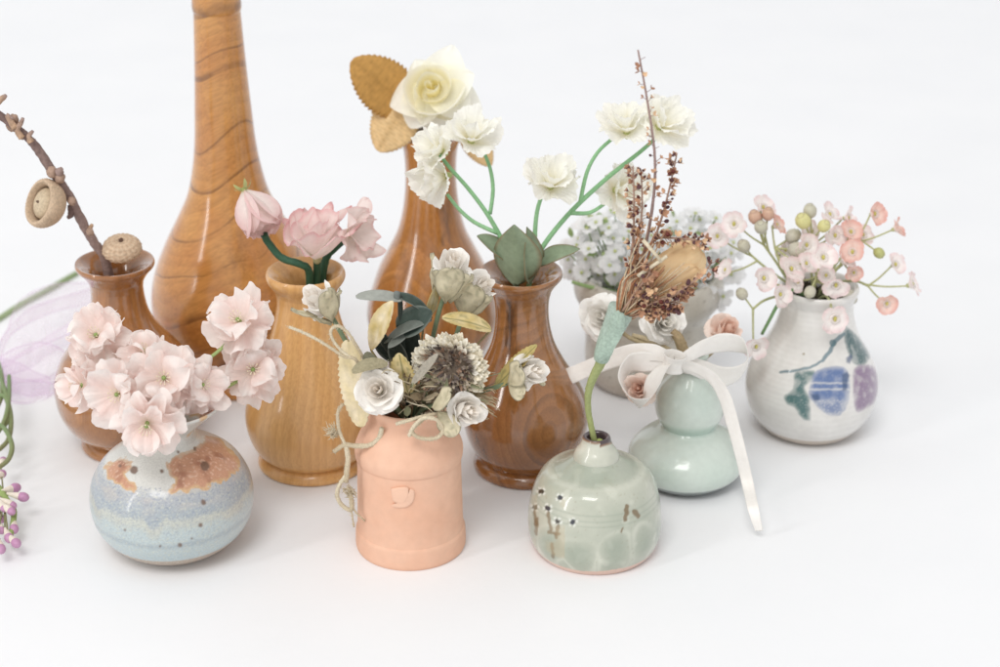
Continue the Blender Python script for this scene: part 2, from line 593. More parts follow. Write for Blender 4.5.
Lk(n2.outputs[0], bp.inputs['Height']); Lk(bp.outputs[0], b.inputs['Normal']); Lk(b.outputs[0], out.inputs['Surface'])
M['backdrop'] = m
mb = MB()
sec = [(-140 + i * 12, 0.0) for i in range(20)]
y0 = sec[-1][0]
for i in range(1, 17):
    a = math.radians(84) * i / 16
    sec.append((y0 + 60 * math.sin(a), 60 * (1 - math.cos(a))))
sec.append((sec[-1][0] + 8, sec[-1][1] + 70))
pts, cols = [], []
for y, z in sec:
    for x in range(-180, 181, 30):
        pts.append(Vector((x, y, z))); cols.append((0.85, 0.85, 0.87))
mb.grid(pts, cols, len(sec), 13)
bd = mb.build('backdrop', M['backdrop']); bd['kind'] = 'structure'
bd['label'] = 'seamless white paper sweep under and behind the vases'

# ------------------------------------------------------------------ wooden vases
# main colours are the finished wood's own colours
W_TALL = wood_mat('golden_striped_wood', (196, 132, 68), (214, 158, 90), (114, 66, 34), (0, 0, 4.4), (0.15, math.radians(63), 0.1), (1, 1, 1), 5.5, 0.17, 1.7, .14, 0.55, .66, .34, .8, 0.24, 0.6, True, ((-.15, .5, 2.0, 5.6, .2), (.8, .6, 6.5, 9.5, .25)), .95)
W_LEFT = wood_mat('warm_brown_wood', (162, 105, 56), (182, 126, 74), (104, 62, 32), (5, 6, 0), (0.1, 0.12, 0), (1, 1, 2.0), 1.2, 0.3, 1.6, .22, 0.5, .2, .32, .8, 0.16, 1.0)
W_TAN = wood_mat('pale_maple_wood', (218, 168, 104), (230, 184, 124), (180, 122, 68), (-2.9, -2.0, 2.4), (0.10, 0.06, 0.4), (1, 1, 5.0), 0.7, 0.35, 2.6, .22, 0.7, .10, .34, .8, 0.32, 0.45)
W_DARK = wood_mat('walnut_brown_wood', (150, 98, 52), (174, 120, 70), (82, 50, 28), (0.95, 0, 3.1), (math.radians(90), 0, 0), (1, 1.35, 1), 1.0, 0.35, 2.6, .22, 1.1, .28, .26, .7, 0.12, 1.0, False, ((-.75, .40, 5.2, 9.5, .85), (-2.2, .6, .6, 3.2, .7)))
W_BACK = wood_mat('orange_brown_wood', (182, 121, 62), (198, 142, 82), (112, 68, 34), (5, 8, 0), (0.05, -0.05, 0), (1, 1, 3.0), 1.2, 0.3, 1.3, .28, 0.5, .3, .42, .85, 0.2, 0.9, False, ((.75, .45, 4.5, 10.5, .6), (-1.2, .4, 3, 8, .35)))


def wood_vase(v, name, label, mat, foot, body, rim, group='turned wooden vases'):
    bd_ = v.mesh(join(*v.runs(body)), (0.5, 0.5, 0.5), 96, close_bottom=False).build(name, mat, org=v.b)
    tag(bd_, label, 'vase', group)
    v.mesh(join(*v.runs(foot)), (0.5, 0.5, 0.5), 96).build('foot', mat, bd_)
    v.mesh(join(*v.runs(rim)), (0.5, 0.5, 0.5), 96, close_bottom=False).build('rim', mat, bd_)
    return bd_


V_TALL = Vessel(240, 377)
wood_vase(V_TALL, 'wooden_vase', 'tallest golden brown wooden bottle vase, its neck running out of the photo', W_TALL,
          [[(377, 53), (375, 55.5), (371, 55.5), (366, 52), (362, 49)]],
          [[(362, 49), (355, 56), (340, 69), (322, 79), (305, 82.5), (288, 82), (267, 77), (240, 65), (215, 51.5), (192, 40.5), (165, 34), (140, 30.5), (110, 28.5), (80, 26.7), (50, 25.2), (25, 24.2), (11, 23.6)]],
          [[(11, 23.6), (9, 24.5), (5, 24.9), (1, 24.7)], [(1, 24.7), (-15, 25), (-35, 28), (-48, 33), (-56, 37), (-60, 37), (-61, 34), (-56, 29), (-40, 20), (-20, 16)]])

V_LEFT = Vessel(131, 443)
wood_vase(V_LEFT, 'wooden_vase', 'glossy reddish brown wooden vase holding the twig and acorn caps', W_LEFT,
          [[(443, 46), (441.5, 48), (438.5, 48.5), (435, 46), (432, 42)]],
          [[(432, 42), (427, 50.5), (418, 60), (405, 67), (390, 70), (375, 69), (358, 62), (345, 52), (335, 43), (322, 34), (310, 29), (297, 26.5), (287, 26)]],
          [[(287, 26), (281, 27.2), (276, 30), (271, 34), (267.5, 37.6)], [(267.5, 37.6), (265.5, 39.2), (263.2, 39.6), (261.4, 38.9)], [(261.4, 38.9), (262, 36), (265, 30), (269, 24.5), (277, 19), (290, 15), (310, 13)]])

V_TAN = Vessel(314, 461)
wood_vase(V_TAN, 'wooden_vase', 'pale maple wooden vase with fine straight grain holding three pink sweet peas', W_TAN,
          [[(461, 52.5), (459.5, 54.8), (456.5, 55), (453, 53), (450, 49)]],
          [[(450, 49), (444, 56), (432, 62.5), (416, 66), (400, 64), (378, 55.5), (350, 43), (325, 34.8), (308, 30.8), (299, 29.8), (292, 30.6)]],
          [[(292, 30.6), (287, 33), (282, 37), (279, 38.9)], [(279, 38.9), (276, 39.8), (273, 39.6), (270.5, 38.3)], [(270.5, 38.3), (271.5, 35.5), (275, 30), (281, 24), (295, 18), (320, 15)]])

V_DARK = Vessel(527, 465, -.034)
wood_vase(V_DARK, 'wooden_vase', 'glossy walnut brown wooden vase with concentric grain rings holding green leaves and white blossom sprays', W_DARK,
          [[(465, 51), (463.5, 53), (460, 53.5), (456, 51), (453, 46.5)]],
          [[(453, 46.5), (448, 51), (440, 56.5), (426, 61.5), (409, 63.5), (388, 57), (365, 43), (346, 33), (330, 28.3), (315, 26.6), (303, 27), (296, 28.3)]],
          [[(296, 28.3), (289, 31), (283, 35.2), (278, 39.5)], [(278, 39.5), (275.5, 41.4), (273, 41.8), (270.8, 40.8)], [(270.8, 40.8), (271.6, 38), (275, 31), (280, 24), (291, 17), (320, 13)]])

V_BACK = Vessel(434, 375)
wood_vase(V_BACK, 'wooden_vase', 'orange brown slender necked wooden vase behind the terracotta pot holding an ivory rose', W_BACK,
          [[(375, 44), (373, 46), (368, 46), (364, 43), (361, 39)]],
          [[(361, 39), (352, 48), (335, 59.5), (318, 65.5), (302, 65), (285, 60), (266, 53), (248, 43.5), (230, 34.5), (210, 29), (190, 26.3), (174, 25.6), (158, 26.2), (149, 27.3)]],
          [[(149, 27.3), (144, 28.4), (141, 29)], [(141, 29), (138.5, 29.2), (136.8, 28)], [(136.8, 28), (138, 25), (142, 20), (155, 16), (175, 14)]])

# ------------------------------------------------------------------ terracotta milk can
V_TER = Vessel(411, 543)
CL = lin((234, 178, 146))
CL2 = lin((240, 192, 163))


def clay(x, y, fy, P, front, u, a):
    n = nz(P, 0.45, 3) * .5 + nz(P, 2.2, 9) * .25
    return mix(CL, CL2, .5 + n)


tb = V_TER.mesh(join(*V_TER.runs([[(523, 53), (515, 52.6), (500, 52.4), (470, 52.0), (455.5, 52.0)]])), clay, 128, close_bottom=False).build('terracotta_vase', M['clay'], org=V_TER.b)
tag(tb, 'matte terracotta milk can shaped vase with an embossed cup mark', 'vase')
V_TER.mesh(join(*V_TER.runs([[(543, 53), (541.5, 54.2), (538, 54.9), (529, 54.8), (525.5, 54.5)], [(525.5, 54.5), (524, 53.8), (523, 53)]])), clay, 128).build('foot', M['clay'], tb)
V_TER.mesh(join(*V_TER.runs([[(455.5, 52.0), (454.3, 53.3), (450, 54.1), (445, 54.1), (439, 52), (431, 48.2), (422, 43.2), (415.5, 39.4), (412, 38), (409, 38.6), (406, 39.6), (402.5, 39), (402, 36.5), (406, 34.5), (420, 35), (450, 45), (500, 47)]])), clay, 128, close_bottom=False).build('shoulder', M['clay'], tb)
# embossed cup, raised from the wall: bowl, foot and handle
mb = MB()


def emb(poly_px, h0, steps=5):
    """raised relief on the front wall of the can"""
    cx = sum(p[0] for p in poly_px) / len(poly_px); cy = sum(p[1] for p in poly_px) / len(poly_px)
    rings = []
    for s_, hh in ((1.06, -0.03), (1.0, h0 * .5), (0.94, h0 * .95), (0.8, h0), (0.35, h0), (0.02, h0)):
        ring = []
        for p in spline(list(map(lambda q: Vector((q[0], q[1], 0)), poly_px + [poly_px[0]])), 4)[:-1]:
            x, y = cx + (p.x - cx) * s_, cy + (p.y - cy) * s_
            d = ray(x, y); dn = d.normalized()
            o = CAM - V_TER.b
            R = V_TER.hr(497, 52.4)[0] + hh
            A = dn.x ** 2 + dn.y ** 2; B = 2 * (o.x * dn.x + o.y * dn.y); C = o.x ** 2 + o.y ** 2 - R * R
            ring.append(CAM + dn * ((-B - math.sqrt(max(0, B * B - 4 * A * C))) / (2 * A)))
        rings.append(ring)
    n = len(rings[0])
    mb.grid([p for r in rings for p in r], [CL2] * (n * len(rings)), len(rings), n, True)


emb([(391, 489), (399, 487.5), (408, 488), (408, 497), (404, 503), (398, 503.5), (393, 500)], 0.06)
emb([(410, 489), (414, 491), (414, 499), (411, 504), (405, 507.5), (395, 507.5), (392, 504.5), (399, 505), (406, 503.5), (410.5, 498)], 0.055)
mb.build('embossed_cup_mark', M['clay'], tb)

# ------------------------------------------------------------------ celadon dome vase
V_CEL = Vessel(594, 545)
CE0 = lin((190, 193, 176)); CE1 = lin((176, 182, 164)); CEP = lin((146, 158, 140)); CEW = lin((212, 214, 198)); CBR = lin((120, 92, 50)); CINK = lin((52, 56, 66))
FOOTC = lin((224, 184, 164)); MANG = lin((78, 62, 66))
STARS = [(541, 491.5), (560.5, 497.7), (535, 507.3), (547.8, 508.5), (557.3, 521.4), (573, 522)]
TWG = [((549, 532), (558.5, 534.5)), ((552, 544), (553.3, 557)), ((537, 519), (536, 534)), ((534.5, 512), (536, 524)), ((548, 513), (551, 530)), ((558, 526), (556, 537))]
RB = [((627.3, 506.5), (625.5, 520), 2.2), ((634.5, 512), (638.5, 516), 2.6), ((622.5, 529), (621, 532), 1.0)]


def cel(x, y, fy, P, front, u, a):
    n = nz(P, 0.9, 5)
    c = mix(CE0, CE1, .5 + n * 1.2)
    c = mix(c, CEW, .5 * sst(.25, .6, nz(P, 2.0, 12)))
    if fy > 530:                                    # carved scallops around the lower wall
        k = (a * 12 / (2 * math.pi)) % 1.0 - .5
        q = (fy - 556) / 19.0
        d = math.hypot(k * 2.1, q)
        d += .35 * nz(P, 1.1, 77)
        c = mix(c, CEP, sst(1.1, .2, d) * .62)
        c = mix(c, CEW, sst(.22, 0, abs(d - 1.05)) * .6 * (.6 + nz(P, .7, 5)))
    for ry in (516.5, 522.5, 527.5):
        c = mix(c, CEP, .35 * sst(1.6, 0, abs(fy - ry + 1.5 * nz(P, .5))))
    if fy < 492:
        c = mix(c, CEP, .42 * sst(491, 483, fy))  # darker green top, its shading put into the glaze colour
    c = mix(c, CEW, .4 * sst(5, 0, abs(fy - 491.5)))  # shoulder edge highlight painted as a pale ring
    if fy > 571.8 + nz(P, 0.8, 2) * 1.2:
        c = FOOTC
    if front and fy > 482:
        jx, jy = x + 1.2 * nz(P, 5, 1), y + 1.2 * nz(P, 5, 8)
        for i, (sx, sy) in enumerate(STARS):
            d = math.hypot(jx - sx, jy - sy)
            if d < 9:
                ang = math.atan2(y - sy, x - sx)
                pet = abs(math.sin(ang * 2.5 + i))
                c = mix(c, lin((232, 234, 226)), sst(6.2, 3.6, d) * sst(.4, .8, pet) * .75)
                c = mix(c, CINK if i % 2 else lin((62, 58, 48)), sst(3.4, 1.8, d))
        for p, q in TWG:
            c = mix(c, CBR, .75 * sst(2.6, .6, seg_d(jx, jy, p, q)))
        for p, q, w in RB:
            c = mix(c, CBR, .85 * sst(w + .8, w - .8, seg_d(jx, jy, p, q)))
        if 527 < x < 565 and 495 < y < 560:
            c = mix(c, lin((190, 170, 130)), .4 * sst(-.05, .4, nz(P, 1.3, 21)))
    if nz(P, 9.0, 31) > .56:
        c = mix(c, lin((150, 140, 110)), .25)
    return c


def celneck(x, y, fy, P, front, u, a):
    c = mix(CE0, lin((214, 214, 198)), .5 + nz(P, 1.5, 4))
    lim = 444.5 + 4.5 * nz(P, 1.0, 15) + (3 if x > 600 else 0)
    c = mix(c, lin((140, 100, 70)), sst(lim + 2.5, lim, fy))
    return mix(c, MANG, sst(lim + .5, lim - 1.5, fy))


cb = V_CEL.mesh(join(*V_CEL.runs([[(545, 57), (543, 59), (538, 62.5), (529, 65.8), (516, 66.8), (502, 65.6), (489, 62.4), (480, 58.6), (474, 54.8), (470.5, 50.8)], [(470.5, 50.8), (469, 48.2), (467.3, 43)], [(467.3, 42), (463.5, 34), (459.5, 27.5), (456.5, 23)]], 12)), cel, 400, wob=.012).build('ceramic_vase', M['glaze'], org=V_CEL.b)
tag(cb, 'celadon green dome shaped ceramic bud vase with tiny painted flowers and a small knob neck', 'vase')
V_CEL.mesh(join(*V_CEL.runs([[(456.5, 23), (454, 22.6), (450, 20.6), (445.5, 17), (441, 14.8), (438, 14.2), (436, 13), (435.8, 11), (438, 9), (446, 8), (456, 8)]], 8)), celneck, 160, close_bottom=False).build('neck', M['glaze'], cb)

# ------------------------------------------------------------------ blue and rust stoneware pot
V_BLU = Vessel(176, 543)
GW = lin((214, 214, 208)); GB = lin((160, 174, 182)); GP = lin((172, 176, 182)); GL = lin((184, 198, 200)); GC = lin((206, 206, 188)); GR = lin((204, 146, 112)); GY = lin((218, 172, 112)); GRB = lin((172, 112, 82)); GS = lin((116, 84, 64))
RP1 = [(60 + x / 4.167, 420 + y / 4.167) for x, y in [(500, 135), (560, 118), (610, 62), (660, 70), (745, 150), (760, 195), (700, 250), (600, 285), (480, 308), (445, 298), (475, 262), (440, 212), (440, 180)]]
RP2 = [(60 + x / 4.167, 420 + y / 4.167) for x, y in [(170, 200), (235, 150), (310, 165), (278, 225), (322, 280), (312, 308), (260, 292), (210, 252)]]
SPOTS = [((134, 470), 4.0), ((205, 466), 4.6), ((203.5, 502), 2.6), ((200.5, 525), 2.2), ((178, 452), 1.6), ((195, 449), 1.8), ((180, 545), 2), ((120, 466), 1.5), ((162, 471), 2), ((160, 546), 1.2), ((192, 538), 1), ((125, 530), 1.2)]


def blu(x, y, fy, P, front, u, a):
    n1 = nz(P, 1.1, 3); n2 = nz(P, 3.2, 6); n3 = nz(P, 8, 2)
    f = fy + 3 * n1 + 1.6 * n2
    drip = 6 * sst(.05, .5, nz((math.cos(a) * 3, math.sin(a) * 3, 0), 1, 40)) + (11 * sst(11, 3, abs(x - 154)) if front else 0)
    line = 523 + drip * .8
    c = mix(GW, GP, sst(484, 500, f))
    c = mix(c, GB, .6 * sst(500, 515, f))
    c = mix(c, GC, sst(line - 5, line, f) * .6)
    c = mix(c, GL, sst(line + 2, line + 12, f))
    c = mix(c, GB, .75 * sst(4, 0, abs(fy - 547 - 1.5 * n2)))
    c = mix(c, lin((180, 200, 206)), .8 * sst(552, 560, fy))
    if fy > 561.5:
        c = lin((182, 160, 140))
    if fy > 488:
        c = mix(c, lin((132, 142, 166)), .6 * sst(.05, .5, nz(P, 13, 2)) * sst(560, 510, fy))
        c = mix(c, GC, .45 * sst(.05, .5, nz(P, 11, 23)))
        c = mix(c, lin((196, 188, 180)), .5 * sst(.1, .5, nz((P.x, P.y, P.z * 3), 1.2, 61)) * sst(525, 500, fy))
    # rust patches of bare iron glaze
    if front and fy > 425:
        jx, jy = x + 3.5 * n2 + 1.5 * n3, y + 3.5 * nz(P, 3.2, 16) + 1.5 * n3
        ins = 0
        for poly in (RP1, RP2):
            if inpoly(jx, jy, poly):
                dd = min(seg_d(jx, jy, poly[i], poly[i - 1]) for i in range(len(poly)))
                ins = max(ins, dd + .01)
        if ins:
            r = mix(GR, GRB, sst(0, .6, n1 + .4 * n2))
            r = mix(r, lin((226, 186, 160)), .6 * sst(.1, .5, n3))
            c = mix(c, mix(lin((212, 172, 124)) if f > 478 else lin((206, 178, 150)), r, sst(1.2, 5.5, ins)), sst(0, 1.6, ins))
        for (sx, sy), r in SPOTS:
            d = math.hypot(x - sx + .8 * n3, (y - sy) * .95 + .8 * n2)
            c = mix(c, GS, .9 * sst(r + 1, r - 1.2, d))
    elif fy < 486 and n1 > -.1:
        c = mix(c, GR, .8)
    return c


def blucup(x, y, fy, P, front, u, a):
    n = nz(P, 1.6, 3); n2 = nz(P, 4, 8)
    c = mix(GW, lin((198, 198, 192)), .5 + n)
    c = mix(c, GY, sst(.25, .45, nz(P, 1.3, 19)) * .8)
    if abs(u - .72) < .10 + .05 * n:
        c = mix(GR, GRB, .5 + n2)
    return c


bb = V_BLU.mesh(join(*V_BLU.runs([[(543, 43), (541, 46.5), (536, 56), (528, 66.5), (515, 76.5), (499, 81), (483, 80), (470, 74.5), (460, 66.5), (452, 55), (446, 43), (441, 34), (437, 29.5)]], 20)), blu, 420, wob=.01, seed=4).build('stoneware_pot', M['stone'], org=V_BLU.b)
tag(bb, 'squat stoneware pot with blue grey and rust glaze bands holding pale pink blossoms', 'vase')
V_BLU.mesh(join(*V_BLU.runs([[(437, 29.5), (432, 27.5), (427, 29), (419, 38), (410, 49), (404.5, 56), (402, 58.5), (400, 58), (401, 55), (407, 46), (418, 33), (430, 24), (450, 22)]], 10)), blucup, 240, wob=.01, seed=4, close_bottom=False).build('flared_neck', M['stone'], bb)

# ------------------------------------------------------------------ white vase with painted plums
V_WHI = Vessel(808, 427)
PW = lin((232, 230, 226)); PW2 = lin((216, 213, 208))


def zp(L):
    return [(740 + x / 4.447, 310 + y / 4.447) for x, y in L]


def zs(L):
    q = zp(L)
    q = spline([Vector((x, y, 0)) for x, y in q + q[:3]], 4)
    return [(p.x, p.y) for p in q[4:4 * len(L) + 4]]


P_LEAF = zs([(238, 285), (262, 268), (335, 268), (325, 310), (292, 345), (312, 390), (316, 482), (296, 496), (264, 476), (240, 437), (205, 422), (193, 380), (232, 345)])
P_PLUM = zs([(322, 285), (370, 256), (450, 248), (482, 270), (492, 330), (486, 402), (462, 456), (420, 476), (368, 456), (328, 416), (303, 386), (308, 340)])
P_PUR = zs([(502, 268), (545, 240), (600, 250), (640, 315), (610, 405), (552, 448), (514, 452), (500, 380)])
P_LEAF2 = zs([(456, 72), (490, 80), (540, 128), (580, 190), (574, 228), (540, 252), (503, 240), (470, 175)])
P_DK = [zp([(448, 285), (475, 268), (498, 290), (484, 320), (480, 362), (455, 364), (448, 320)]), zp([(303, 370), (350, 368), (364, 400), (332, 418)]), zp([(466, 212), (490, 186), (508, 210), (490, 246), (468, 236)])]
STEMP = zp([(180, 278), (250, 268), (312, 256), (365, 226), (402, 180), (422, 140), (462, 106)])


def whi(x, y, fy, P, front, u, a):
    c = mix(PW, PW2, .5 + .9 * nz(P, .8, 3))
    c = mix(c, PW2, .18 + .16 * math.sin(fy * 1.15 + 2.2 * nz(P, .6, 1)))
    if fy > 441.5:
        return lin((196, 180, 164))
    if front and fy > 318:
        n = nz(P, 13, 5); n2 = nz(P, 4, 7)
        jx, jy = x + .8 * n2, y + .8 * nz(P, 4, 17)
        for poly, col in ((P_LEAF, (62, 108, 108)), (P_LEAF2, (62, 100, 104)), (P_PLUM, (88, 116, 170)), (P_PUR, (142, 116, 148))):
            if inpoly(jx, jy, poly):
                d = min(seg_d(jx, jy, poly[i], poly[i - 1]) for i in range(len(poly)))
                q = (.98 - .26 * sst(.1, .6, n) - .35 * sst(.0, .5, nz(P, 2.6, 33))) * (.62 + .38 * sst(.5, 5, d))
                q *= sst(-.3, 2.0, d)
                if poly is P_PLUM:
                    q = (.98 - .30 * sst(-.1, .5, nz(P, 2.2, 33)) - .15 * sst(.1, .6, n)) * (.55 + .45 * sst(.2, 6, d)) * sst(-.3, 1.4, d) * (1 - .6 * max(sst(1.6, .4, abs(y - 383 + n2)), sst(1.6, .4, abs(y - 389.5 + n2))))
                    if y > 400:
                        q *= .85 - .3 * sst(.0, .4, n)
                c = mix(c, lin(col), q)
        for poly in P_DK:
            if inpoly(jx, jy, poly):
                c = mix(c, lin((46, 78, 122)), .75 * sst(.0, 2.5, min(seg_d(jx, jy, poly[i], poly[i - 1]) for i in range(len(poly)))))
        w = 2.0 if x > 822 else 1.3
        d = min(seg_d(jx, jy, STEMP[i], STEMP[i + 1]) for i in range(len(STEMP) - 1))
        c = mix(c, lin((92, 124, 136)), .85 * sst(w + .5, w - .5, d))
        if math.hypot(x - 833, y - 343) < 3.6:
            c = mix(c, lin((70, 110, 120)), .8)
        if math.hypot(x - 803.5, y - 354) < 1.3:
            c = mix(c, lin((150, 130, 90)), .7)
    return c


wb = V_WHI.mesh(join(*V_WHI.runs([[(427, 39.5), (425, 42.5), (422, 47), (411, 57), (398, 63.3), (384, 65.5), (368, 63), (352, 55.5), (338, 46.5), (325, 40.5), (313, 37.2), (305, 36)]], 22)), whi, 420, wob=.012, seed=8).build('painted_vase', M['glaze'], org=V_WHI.b)
tag(wb, 'white glazed round vase hand painted with a blue and a purple plum', 'vase')
V_WHI.mesh(join(*V_WHI.runs([[(305, 36), (299, 36), (294, 38), (289, 40), (286, 40), (284.5, 38), (287, 34.5), (296, 31), (320, 30), (350, 36)]], 8)), whi, 160, wob=.03, seed=8, close_bottom=False).build('rim', M['glaze'], wb)

# ------------------------------------------------------------------ mint gourd vase
V_GOU = Vessel(685, 477, .02)
G0 = lin((212, 224, 214)); G1 = lin((204, 219, 208)); G2 = lin((172, 200, 186))


def gou(x, y, fy, P, front, u, a):
    c = mix(G0, G1, .5 + 1.0 * nz(P, .7, 5))
    c = mix(c, G2, .8 * sst(7, 0, abs(fy - 434)))
    return mix(c, lin((120, 130, 128)), sst(492, 494, fy))


gb = V_GOU.mesh(join(*V_GOU.runs([[(477, 37.5), (475.5, 40.5), (473, 46), (465, 55), (456, 58.5), (447, 56.5), (438, 48), (431, 37.5), (427, 30), (424, 26.5)]], 10)), gou, 160, close_bottom=True).build('gourd_vase', M['glaze'], org=V_GOU.b)
tag(gb, 'shiny mint green double gourd vase with a ribbon bow round its neck', 'vase')
V_GOU.mesh(join(*V_GOU.runs([[(424, 26.5), (421.5, 28), (415, 32.5), (406, 35), (397, 34.8), (388, 31.8), (380, 26.5), (373, 20), (368, 15), (364, 13), (359, 13.5), (355, 15.5), (353, 15), (354, 12), (362, 9), (380, 9)]], 10)), gou, 160, close_bottom=False).build('upper_bulb', M['glaze'], gb)

# ------------------------------------------------------------------ grey beige cup behind
V_CUP = Vessel(645.5, 378)


def cup(x, y, fy, P, front, u, a):
    c = mix(lin((208, 202, 190)), lin((186, 178, 164)), .5 + .9 * nz(P, .9, 5))
    c = mix(c, lin((142, 128, 110)), .6 * sst(.35, .6, nz(P, 6, 9)))
    return mix(c, lin((176, 158, 140)), .6 * sst(380, 394, fy))


ub = V_CUP.mesh(join(*V_CUP.runs([[(378, 50), (375, 54), (368, 59), (355, 61.5), (335, 61.5), (318, 61.5), (311, 62)]], 8)), cup, 128).build('stoneware_cup', M['stone'], org=V_CUP.b)
tag(ub, 'grey beige speckled stoneware cup behind the mint gourd vase, filled with tiny white flowers', 'cup')
V_CUP.mesh(join(*V_CUP.runs([[(311, 62), (305, 65.5), (297, 72), (288, 75), (279, 74.5), (272, 71), (270, 67), (274, 63), (290, 62), (320, 55)]], 8)), cup, 128, close_bottom=False).build('bulging_rim', M['stone'], ub)
# ------------------------------------------------------------------ pale pink fabric blossoms in the stoneware pot
PK0 = lin((253, 236, 230)); PK1 = lin((255, 248, 244)); PK2 = lin((248, 216, 209)); PKC = lin((248, 226, 212)); GRN = lin((150, 178, 100))


def pinkcol(u, v):
    c = mix(PKC, PK0, sst(0, .4, u))
    c = mix(c, PK1, sst(.4, .9, u))
    return mix(c, PK2, .28 * sst(.25, 1, abs(math.sin(v * 4.2))) * (1 - .4 * u))


def pink_blossom(i, px, py, R, f, Y, label, stem, big=6):
    P = at(px, py, Y); r = 1.07 * R * pxs(P)
    fr = frame(face(*f), i * 1.1)
    t = thing('pink_blossom', label, 'flower', P, 'pink blossoms in the stoneware pot')
    mb = MB()
    rr = random.Random(i)

    def pc(u, lob, th):
        q = mix(PKC, PK0, sst(.05, .4, u))
        q = mix(q, PK1, sst(.45, .95, u) * (.35 + .65 * lob))
        return mix(q, PK2, .55 * (1 - lob) * sst(.3, .8, u) + .18 * sst(.1, .5, nz((math.cos(th) * 3, math.sin(th) * 3, u * 2), 1.5, i)))
    D = fr @ Vector((0, 0, 1))
    mb.corolla(P - D * .20 * r, fr, r * 1.04, r * .16, 6, .26, .30, 7, .014, 30, .05, 1.4, pc, i * 1.7, 14, 130, .14, .05)
    mb.build('petals', M['petal'], t)
    mb = MB()
    fr2 = fr @ Matrix.Rotation(rr.uniform(-.22, .22), 3, 'X') @ Matrix.Rotation(rr.uniform(-.22, .22), 3, 'Y')
    mb.corolla(P - D * .08 * r, fr2, r * .84, r * .42, 5, .26, .34, 6, .018, 26, .05, 1.5, pc, i * 2.3 + 1, 13, 120, .16, .12)
    fr3 = fr @ Matrix.Rotation(rr.uniform(-.35, .35), 3, 'X') @ Matrix.Rotation(rr.uniform(-.35, .35), 3, 'Y')
    mb.corolla(P - D * .26 * r, fr3, r * 1.0, -r * .12, 7, .30, .34, 8, .014, 30, .05, 1.2, pc, i * 3.1 + 2, 12, 120, .18, .1)
    for j in range(rr.choice([2, 3])):
        mb.petal(P, fr, rr.uniform(0, 6.28), r * rr.uniform(.7, .95), r * rr.uniform(.40, .52), 1.2, rr.uniform(.3, 1.1), rr.uniform(0, .4), .24, 1.45, .45, pinkcol, .05 * r, 13, 15, .05, i * 5 + j + 50, rr.uniform(3.5, 5.5), curl=.3)
    mb.build('inner_petals', M['petal'], t)
    mb = MB(); n = fr @ Vector((0, 0, 1))
    mb.ball(P + n * .06 * r, .07 * r, GRN, n, 1.7)
    for j in range(9):
        a = j * .7 + i
        d = fr @ Vector((math.cos(a), math.sin(a), 1.9)).normalized()
        mb.tube([P, P + d * r * .34], [.012 * r, .012 * r], lin((246, 232, 214)), 4, sub=1); mb.ball(P + d * r * .36, .022 * r, lin((240, 226, 190)), None, 1, 5, 6)
    mb.build('flower_centre', M['stem'], t)
    mb = MB()
    sp = [P - n * .02 * r, P - n * .35 * r] + [at(*q) for q in stem]
    mb.tube(sp, [.09, .075, .075], lin((158, 182, 108)), 8)
    mb.build('stem', M['stem'], t)


YB = V_BLU.Y
nk = (168, 425, YB)
PB = [
    (97, 336, 33, (-.15, .35, 1), YB + 1.4, 'pale pink blossom on a bare green stem, top one beside the brown vase neck', [(113, 378, YB + .8), nk]),
    (80, 386, 28, (-.75, -.05, .7), YB + .3, 'pale pink blossom turned sideways, outermost beside the brown vase foot', [(120, 410, YB), nk]),
    (118, 394, 35, (-.15, -.12, 1), YB - 2.0, 'open pale pink blossom with green centre, facing the viewer beside the sideways one', [(140, 415, YB - .5), nk]),
    (164, 378, 35, (.12, .02, 1), YB - 1.6, 'broad pale pink blossom at the middle of the stoneware pot bunch', [(167, 403, YB - .4), nk]),
    (147, 424, 34, (.0, -.5, .85), YB - 3.4, 'lowest pale pink blossom drooping over the stoneware pot shoulder', [(155, 408, YB - 2.4), (160, 402, YB - 1.2), nk]),
    (143, 352, 24, (.1, .75, .6), YB + .6, 'small pale pink blossom with upright petals on top of the middle bunch', [(155, 390, YB + .2), nk]),
    (202, 385, 28, (.45, .1, .9), YB - .9, 'small half hidden pink blossom just above the stoneware pot rim', [(190, 402, YB), nk]),
    (239, 321, 34, (-.22, .42, .9), YB + .8, 'highest pale pink blossom on a long green stem in front of the tall vase', [(222, 348, YB + .3), (200, 368, YB), (180, 405, YB), nk]),
    (253, 370, 33, (.12, .15, 1), YB + .6, 'pale pink blossom against the maple vase below the highest one', [(225, 388, YB + .1), (192, 402, YB), nk]),
]
for i, q in enumerate(PB):
    pink_blossom(i + 1, *q, big=5)

# ------------------------------------------------------------------ three pink sweet peas in the maple vase
YT = V_TAN.Y
SP0 = lin((253, 243, 238)); SP1 = lin((252, 224, 221)); SP2 = lin((240, 178, 180)); SPG = lin((216, 214, 160)); STG = lin((52, 96, 70))


def spcol(w=1.0, base=.25):
    def f(u, v):
        c = mix(SPG, SP0, sst(0, base, u))
        c = mix(c, SP1, w * .8 * sst(.45, 1.0, u + .2 * abs(v) - .1 + .25 * nz((u * 2, v * 1.5, w), 1.3)))
        return mix(c, SP2, w * .75 * sst(.86, 1.02, max(u, .76 + .24 * abs(v))))
    return f


def wrapped_stem(t, path):
    mb = MB(); mb.tube(path, [.17, .17, .18], STG, 10, lin((58, 104, 78)), 6, .16, 2.0)
    mb.build('wrapped_stem', M['stem'], t)


def A(px, py, Y):
    return at(px, py, Y)


